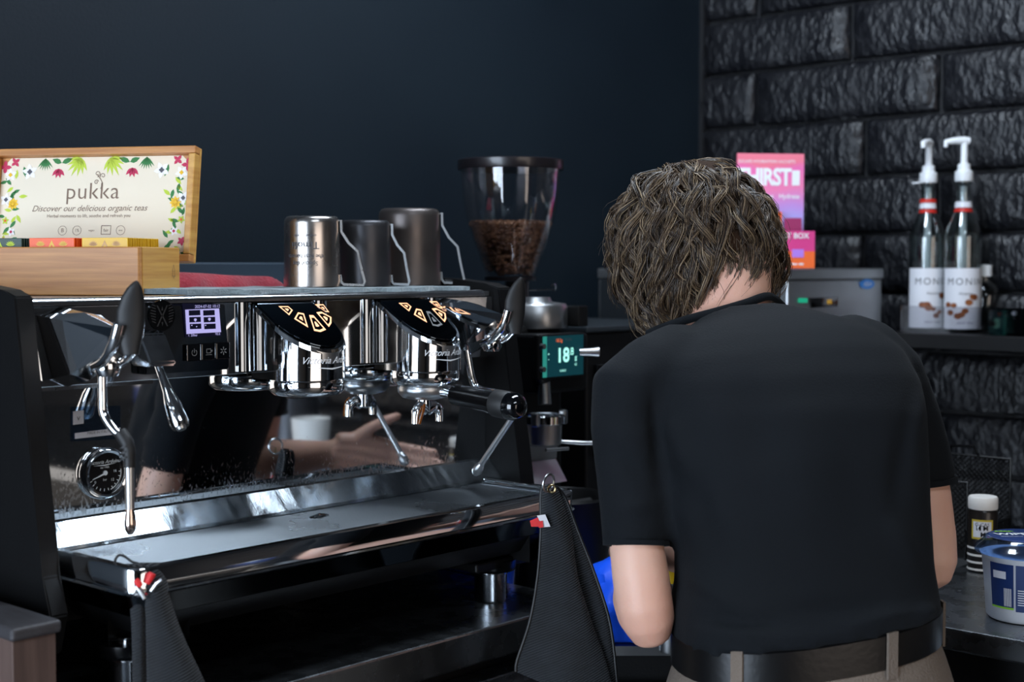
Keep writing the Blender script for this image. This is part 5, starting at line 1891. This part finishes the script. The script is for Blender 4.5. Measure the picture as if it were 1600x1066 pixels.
hr_ = []
for z, rx, ry, cy in ((-.118, .018, .020, .062), (-.108, .034, .040, .050), (-.090, .046, .060, .030), (-.065, .058, .075, .018), (-.035, .067, .086, .008),
                      (0, .073, .093, .002), (.035, .076, .096, -.002), (.062, .068, .087, -.004), (.082, .054, .069, -.004), (.095, .032, .044, -.004), (.101, .010, .014, -.004)):
    hr_.append(ring(H(0, cy, z), hx, hf, rx, ry, 26, 2.1))
B.loft(hr_)
B.tube([H(0, .093, .010), H(0, .106, -.018), H(0, .112, -.034), H(0, .098, -.042)], [.008, .010, .014, .010], 12)
blobchain(B, [(H(-.020, .090, -.066), .007), (H(0, .097, -.065), .008), (H(.020, .090, -.066), .007)], 10)
blobchain(B, [(H(-.020, .088, -.077), .007), (H(0, .094, -.078), .009), (H(.020, .088, -.077), .007)], 10)
for s in (-1, 1):
    blobchain(B, [(H(s * .074, -.012, -.030), .008), (H(s * .082, -.018, -.008), .010), (H(s * .080, -.014, .012), .008)], 10)
    blobchain(B, [(H(s * .014, .088, .016), .008), (H(s * .045, .080, .016), .008)], 10)
# neck into shoulders
B.tube([H(0, -.020, -.030), H(0, -.030, -.075), tc(1138, 500, 1.838), tc(1158, 545, 1.80), tc(1180, 600, 1.76)], [.058, .054, .056, .058, .060], 26)
# inner torso
rings = []
for py, px, hw, d, th in tor[1:-1]:
    rings.append(ring(tc(px, py, d + .004), ER, EF, hw * d / FPX * .86, th * .8, 26, 2.3))
B.loft(rings)
blobchain(B, [(tc(1100, 590, 1.74), .045), (shL, .040), (tc(982, 680, 1.695), .033), (tc(987, 770, 1.68), .0305), (tc(990, 815, 1.673), .0295), (tc(994, 850, 1.668), .0318), (tc(1001, 900, 1.660), .0335), (tc(1008, 950, 1.656), .0330), (tc(1013, 972, 1.660), .0315)])
ELB, ERB = tc(1013, 970, 1.665), tc(1452, 880, 1.785)
blobchain(B, [(tc(1300, 580, 1.77), .045), (shR, .038), (tc(1424, 690, 1.80), .034), (tc(1440, 770, 1.797), .0360), (tc(1449, 840, 1.788), .0355), (ERB, .0345)])
WR = V((1.712, .985, 1.058)); WL = V((1.545, 1.165, 1.005))
for E_, W_q in ((ELB, WL), (ERB, WR)):
    B.tube([E_.lerp(W_q, k) for k in (-.03, .12, .3, .55, .8, 1.0)], [.026, .036, .0385, .033, .026, .0245], 22)


def hand(mb, Wp, d, pn, curl=.35, mirror=1, thumb_out=.8):
    """Wp wrist, d finger direction, pn palm normal (palm faces pn)"""
    d = d.normalized(); pn = (pn - d * pn.dot(d)).normalized(); sd = d.cross(pn) * mirror   # towards thumb
    kn = []
    for i in range(4):
        off = (1.5 - i) * .019
        k = Wp + d * (.088 - abs(i - 1) * .004) + sd * off
        kn.append(k)
        mb.tube([Wp - d * .01 + sd * off * .75, Wp + d * .03 + sd * off * .95, k], [.015, .0155, .0125], 12)
    for i, k in enumerate(kn):
        L_ = (.044, .050, .047, .036)[i]
        c1 = curl * (1 + .15 * i)
        dd = d; p = k; chain = [(k, .0098)]
        for seg, fl in enumerate((L_, L_ * .62, L_ * .5)):
            c = c1 * (.7, 1.0, .8)[seg]
            dd = (dd * cos(c) + pn * sin(c)).normalized()
            p = p + dd * fl
            chain.append((p, (.0088, .0080, .0070)[seg]))
        blobchain(mb, chain, 12)
    tb_ = Wp + d * .022 + sd * .026
    td = (d * .62 + sd * thumb_out + pn * .25).normalized()
    p1 = tb_ + td * .036; td2 = (td + d * .30).normalized(); p2 = p1 + td2 * .032; p3 = p2 + (td2 + d * .25).normalized() * .024
    blobchain(mb, [(tb_, .0145), (p1, .0110), (p2, .0095), (p3, .0080)], 12)


# right hand reaches over the counter, left hand steadies
hand(B, WR, V((.86, .42, -.20)), V((-.45, .85, .10)), .20, 1, .70)
hand(B, WL, V((.92, .20, -.12)), V((.1, .1, -.9)), .35, -1, .6)


def skin_post(co_, no):
    return co_


body = remesh(B, 'body', .0042, 3, 'skin', ps)
# eyes
for s in (-1, 1):
    b = MB(); b.lathe([(.0115 * cos(a), .0115 * sin(a)) for a in np.linspace(-pi / 2, pi / 2, 9)], H(s * .031, .080, 0), n=16); b.build('eye', 'hoop', ps)

# --- trousers, belt, shoes
T = MB()
wb = []
ROL = (ER + V((0, 0, .11))).normalized()
for z, hw, th, cy in ((.976, .148, .108, 0), (.96, .152, .112, 0), (.92, .166, .122, -.002), (.87, .180, .130, -.005), (.82, .182, .130, -.008), (.775, .172, .118, -.004)):
    c = V((HIP.x, HIP.y, z)) + EF * cy
    wb.append(ring(c, ROL, EF, hw, th, 36, 2.4))
T.loft(wb)
for s in (-1, 1):
    hj = V((HIP.x, HIP.y, .86)) + ER * s * .083
    kn_ = V((HIP.x, HIP.y, .50)) + ER * s * .10 + EF * .015
    an = V((HIP.x, HIP.y, .075)) + ER * s * .11 - EF * .02
    T.tube([hj, hj.lerp(kn_, .5), kn_, kn_.lerp(an, .4), an], [.094, .084, .066, .063, .062], 26)
    b = MB()
    fa = an + EF * .045; fa.z = 0
    b.loft([ring(fa + V((0, 0, z)), ER, EF, a, c_, 26, 2.4) for z, a, c_ in ((.0015, .044, .130), (.02, .048, .135), (.045, .044, .125), (.07, .036, .085), (.095, .032, .055))])
    b.build('shoe', 'shoe', ps)
rem = remesh(T, 'trousers', .009, 3, 'trousers', ps)
# belt follows the waistband, tilted: higher at the right in the photo
def waist(off, z):
    c = V((HIP.x, HIP.y, z))
    return ring(c, ROL, EF, .152 + off, .112 + off, 48, 2.4)


b = MB(); b.loft([waist(.0035, .947), waist(.0065, .949), waist(.0065, .986), waist(.0035, .988), waist(-.004, .986), waist(-.004, .949), waist(.0035, .947)], caps=False); b.build('belt', 'belt', ps)
lp = MB()
wr2 = waist(.009, .964)
for i in (30, 38, 46):
    p = wr2[i]; nx_ = wr2[(i + 1) % 48]
    dt = (nx_ - p).normalized() * .0065
    o_ = (p - V((HIP.x, HIP.y, p.z))).normalized()
    lp = MB()
    lp.loft([[p - dt + V((0, 0, -.026)) + o_ * .001, p + dt + V((0, 0, -.026)) + o_ * .001, p + dt + V((0, 0, -.026)) - o_ * .002, p - dt + V((0, 0, -.026)) - o_ * .002],
             [p - dt + V((0, 0, .026)) + o_ * .001, p + dt + V((0, 0, .026)) + o_ * .001, p + dt + V((0, 0, .026)) - o_ * .002, p - dt + V((0, 0, .026)) - o_ * .002]], smooth=False)
    lp.build('belt_loop', 'trousers', ps)

# --- hair: dark scalp mass and thousands of wavy strands in locks
def hair_mat():
    m = pm('brown_hair', '4a3526', .42)
    nt = m.node_tree; bs = nt.nodes['Principled BSDF']
    g = N(nt, 'ShaderNodeNewGeometry')
    cr = N(nt, 'ShaderNodeValToRGB'); e = cr.color_ramp.elements
    e[0].position = 0; e[0].color = lin('1c140f'); e[1].position = 1; e[1].color = lin('a08a6c')
    x = e.new(.4); x.color = lin('3a2b20'); x = e.new(.82); x.color = lin('6b563f')
    nt.links.new(g.outputs['Random Per Island'], cr.inputs[0]); nt.links.new(cr.outputs[0], bs.inputs['Base Color'])
    bs.inputs['Specular IOR Level'].default_value = .6
    return m


M['hair'] = hair_mat()
M['hairbase'] = pm('hair_cap_brown', '33241a', .8, spec=.1)  # dark brown of the hair cap under the strands
hb = MB(); hb.mat('hairbase')
hb.loft([ring(H(0, cy, z), hx, hf, rx, ry, 24, 2.1) for z, rx, ry, cy in ((-.080, .050, .040, -.045), (-.060, .070, .068, -.030), (-.030, .080, .082, -.020), (0, .086, .090, -.014), (.035, .087, .096, -.012), (.060, .079, .090, -.012), (.082, .064, .075, -.010), (.098, .040, .050, -.008), (.105, .012, .016, -.006))])
rs = np.random.RandomState(4)
cd = np.array((-.10, -.55, .83)); cd /= np.linalg.norm(cd)     # crown, head frame
Rm = np.array([[hx.x, hf.x, hu.x], [hx.y, hf.y, hu.y], [hx.z, hf.z, hu.z]])
grav = Rm.T @ np.array((0, 0, -1.0))
rad3 = np.array((.085, .097, .104))
allv, allf = [], []
NS = 15
NC = 430
base = 0
pts_s = []
ga = pi * (3 - sqrt(5))
roots = []
for i in range(int(NC * 2.1)):
    z = 1 - 2 * (i + .5) / (NC * 2.1)
    r = sqrt(1 - z * z); a = ga * i
    n_ = np.array((r * cos(a), r * sin(a), z))
    if n_[2] < -.42:
        continue
    if n_[1] > .60 and n_[2] < .55:
        continue
    if n_[1] > .25 and n_[2] < -.15:
        continue
    roots.append(n_)
for i in range(70):
    a = i * ga; r = .40 * sqrt(i / 70)
    e1 = np.cross(cd, (1, 0, 0)); e1 /= np.linalg.norm(e1); e2 = np.cross(cd, e1)
    n_ = cd + e1 * r * cos(a) + e2 * r * sin(a); roots.append(n_ / np.linalg.norm(n_))
strips = []
for ci, n0 in enumerate(roots):
    L_ = rs.uniform(.105, .165)
    if n0[2] < 0:
        L_ *= .82 + .18 * (n0[2] + .42) / .42
    ph = rs.uniform(0, 2 * pi); fr_ = rs.uniform(1.3, 2.4); amp = rs.uniform(.005, .018)
    lift = rs.uniform(.004, .020)
    # centre path
    P_c = []
    p = n0 * rad3 * 1.02
    drift = rs.uniform(-.45, .45)
    for s in range(NS):
        u = s / (NS - 1)
        nn = p / rad3; nn /= np.linalg.norm(nn)
        nrm = nn / rad3; nrm /= np.linalg.norm(nrm)
        away = nn - cd
        away -= nrm * (away @ nrm)
        la = np.linalg.norm(away)
        away = away / la if la > .05 else np.cross(nrm, np.array((1, 0, 0)))
        if la < .42:
            rd_ = np.array((cos(ph * 3), sin(ph * 3), 0)); rd_ = rd_ - nrm * (rd_ @ nrm); rd_ /= np.linalg.norm(rd_)
            away = away * (la / .42) + rd_ * (1 - la / .42) * (1 if s > 0 else 1); away /= np.linalg.norm(away)
        side = np.cross(nrm, away)
        gt_ = grav - nrm * (grav @ nrm)
        wgt = .30 + .9 * u
        t_ = away * (1.0 - .45 * u) + gt_ * wgt + side * drift * .5
        if nn[2] < -.15:
            t_ = t_ + grav * .8
        t_ /= np.linalg.norm(t_)
        wob = amp * (.35 + u) * sin(ph + fr_ * 2 * pi * u)
        wob2 = amp * .6 * (.35 + u) * cos(ph * 1.7 + fr_ * 2 * pi * u)
        P_c.append((p + side * wob + nrm * (wob2 + lift * sin(pi * min(u * .9, 1))), side, nrm, nn[2]))
        p = p + t_ * L_ / (NS - 1)
        # keep outside of the skull
        q_ = p / (rad3 * 1.02)
        ln = np.linalg.norm(q_)
        if ln < 1 and q_[2] > -.75:
            p = p / ln
    nst = 26
    cps = np.array([c[0] for c in P_c]); sds = np.array([c[1] for c in P_c]); nms = np.array([c[2] for c in P_c])
    for k in range(nst):
        a_, rr_ = rs.uniform(0, 2 * pi), sqrt(rs.uniform()) * rs.uniform(.6, 1.1) * .0115
        u = np.linspace(0, 1, NS)
        taper = 1 - .72 * u
        jit = rs.uniform(-.0012, .0012, 3)
        wv = .0016 * np.sin(rs.uniform(0, 6) + u * rs.uniform(5, 11))
        pl = cps + sds * (rr_ * cos(a_) * taper + wv)[:, None] + nms * (rr_ * sin(a_) * taper * .6 + .002)[:, None] + jit
        ln_ = rs.uniform(.82, 1.0)
        if rs.uniform() < .045:
            pl = pl + nms * (u ** 2 * rs.uniform(.006, .022))[:, None] + sds * (u ** 2 * rs.uniform(-.02, .02))[:, None]
        idx = u * ln_ * (NS - 1)
        i0 = np.clip(idx.astype(int), 0, NS - 2); fr2 = (idx - i0)[:, None]
        pl = pl[i0] * (1 - fr2) + pl[i0 + 1] * fr2
        strips.append(pl)
ST = np.array(strips)                                   # n, NS, 3 (head frame)
ST = ST @ Rm.T + np.array(HC)
n_s = len(ST)
tg = np.gradient(ST, axis=1); tg /= np.linalg.norm(tg, axis=2, keepdims=True) + 1e-9
refv = rs.normal(size=(n_s, 1, 3)); s1 = np.cross(tg, refv); s1 /= np.linalg.norm(s1, axis=2, keepdims=True) + 1e-9
s2 = np.cross(tg, s1)
rad_ = (.00062 * (1 - .75 * np.linspace(0, 1, NS) ** 2))[None, :, None]
VV = []
for k in range(3):
    a = 2 * pi * k / 3
    VV.append(ST + (s1 * cos(a) + s2 * sin(a)) * rad_)
VV = np.stack(VV, axis=2)                                # n, NS, 3, 3
verts = VV.reshape(-1, 3)
bi = (np.arange(n_s) * NS * 3)[:, None, None]; si = (np.arange(NS - 1) * 3)[None, :, None]; ki = np.arange(3)[None, None, :]; kj = (ki + 1) % 3
Fq = np.stack([bi + si + ki, bi + si + kj, bi + si + 3 + kj, bi + si + 3 + ki], axis=-1).reshape(-1, 4)
# scalp base as its own island
bmesh.ops.recalc_face_normals(hb.bm, faces=hb.bm.faces)
hb.bm.verts.ensure_lookup_table(); hb.bm.verts.index_update()
sv = np.array([v.co[:] for v in hb.bm.verts])
sf = [[v.index + len(verts) for v in f.verts] for f in hb.bm.faces]
hb.bm.free()
me = bpy.data.meshes.new('hair')
tot = np.concatenate([verts, sv]).astype(np.float32)
me.vertices.add(len(tot)); me.vertices.foreach_set('co', tot.ravel())
loops = np.concatenate([Fq.ravel(), np.array([i for f in sf for i in f])]).astype(np.int32)
starts = np.concatenate([np.arange(len(Fq)) * 4, len(Fq) * 4 + np.cumsum([0] + [len(f) for f in sf[:-1]])]).astype(np.int32)
me.loops.add(len(loops)); me.loops.foreach_set('vertex_index', loops)
me.polygons.add(len(starts)); me.polygons.foreach_set('loop_start', starts)
mi_ = np.zeros(len(starts), dtype=np.int32); mi_[len(Fq):] = 1
me.materials.append(M['hair']); me.materials.append(M['hairbase'])
me.polygons.foreach_set('material_index', mi_)
me.polygons.foreach_set('use_smooth', [True] * len(starts))
me.update(calc_edges=True); me.validate()
link_mesh('hair', me, ps)

# ================================================================== THINGS ON THE STEEL TABLE SEEN MIRRORED IN THE MACHINE
def small(name, label, cat, x, y, prof, mat, capm=None, capprof=None):
    t = thing(name, label, cat, (x, y, .93))
    b = MB(); b.lathe(prof, n=28); b.build('body', mat, t, local=True)
    if capprof:
        b = MB(); b.lathe(capprof, n=28); b.build('cap', capm, t, local=True)
    return t


small('kettle_jug', 'dark steel kettle jug mirrored in the polished machine panel', 'jug', 2.15, .32, [(.0001, .001), (.065, .001), (.068, .01), (.060, .14), (.045, .19), (.0001, .195)], 'blackjug', 'bakelite', [(.0001, .1955), (.012, .1955), (.014, .215), (.0001, .22)])
small('orange_canister', 'orange paper canister mirrored in the polished machine panel', 'canister', 2.45, -.05, [(.0001, .001), (.05, .001), (.05, .17), (.0001, .17)], pm('tan_paper', 'c97f4a', .6), 'offwhite', [(.0001, .1705), (.052, .1705), (.052, .185), (.0001, .186)])
small('white_bottle', 'white syrup bottle mirrored beside the orange canister', 'bottle', 2.42, -.22, [(.0001, .001), (.036, .001), (.036, .19), (.014, .24), (.014, .27), (.0001, .27)], 'tubw', 'offwhite', [(.0001, .2705), (.016, .2705), (.016, .29), (.0001, .291)])
small('lemon_bottle', 'small yellow squeeze bottle mirrored in the middle of the panel', 'bottle', 2.02, .10, [(.0001, .001), (.028, .001), (.032, .03), (.028, .065), (.012, .085), (.0001, .09)], 'yel', 'lime', [(.0001, .0905), (.010, .0905), (.008, .11), (.0001, .112)])
small('blue_tin', 'dark blue tin mirrored at the left of the polished panel', 'tin', 2.35, -.52, [(.0001, .001), (.075, .001), (.075, .13), (.0001, .13)], 'bluedark', 'steel', [(.0001, .1305), (.077, .1305), (.077, .145), (.0001, .146)])
small('paper_cup', 'stack of pale cups mirrored towards the right of the panel', 'cups', 2.05, .50, [(.0001, .001), (.03, .001), (.042, .10), (.044, .13), (.040, .13), (.028, .004), (.0001, .003)], 'offwhite')
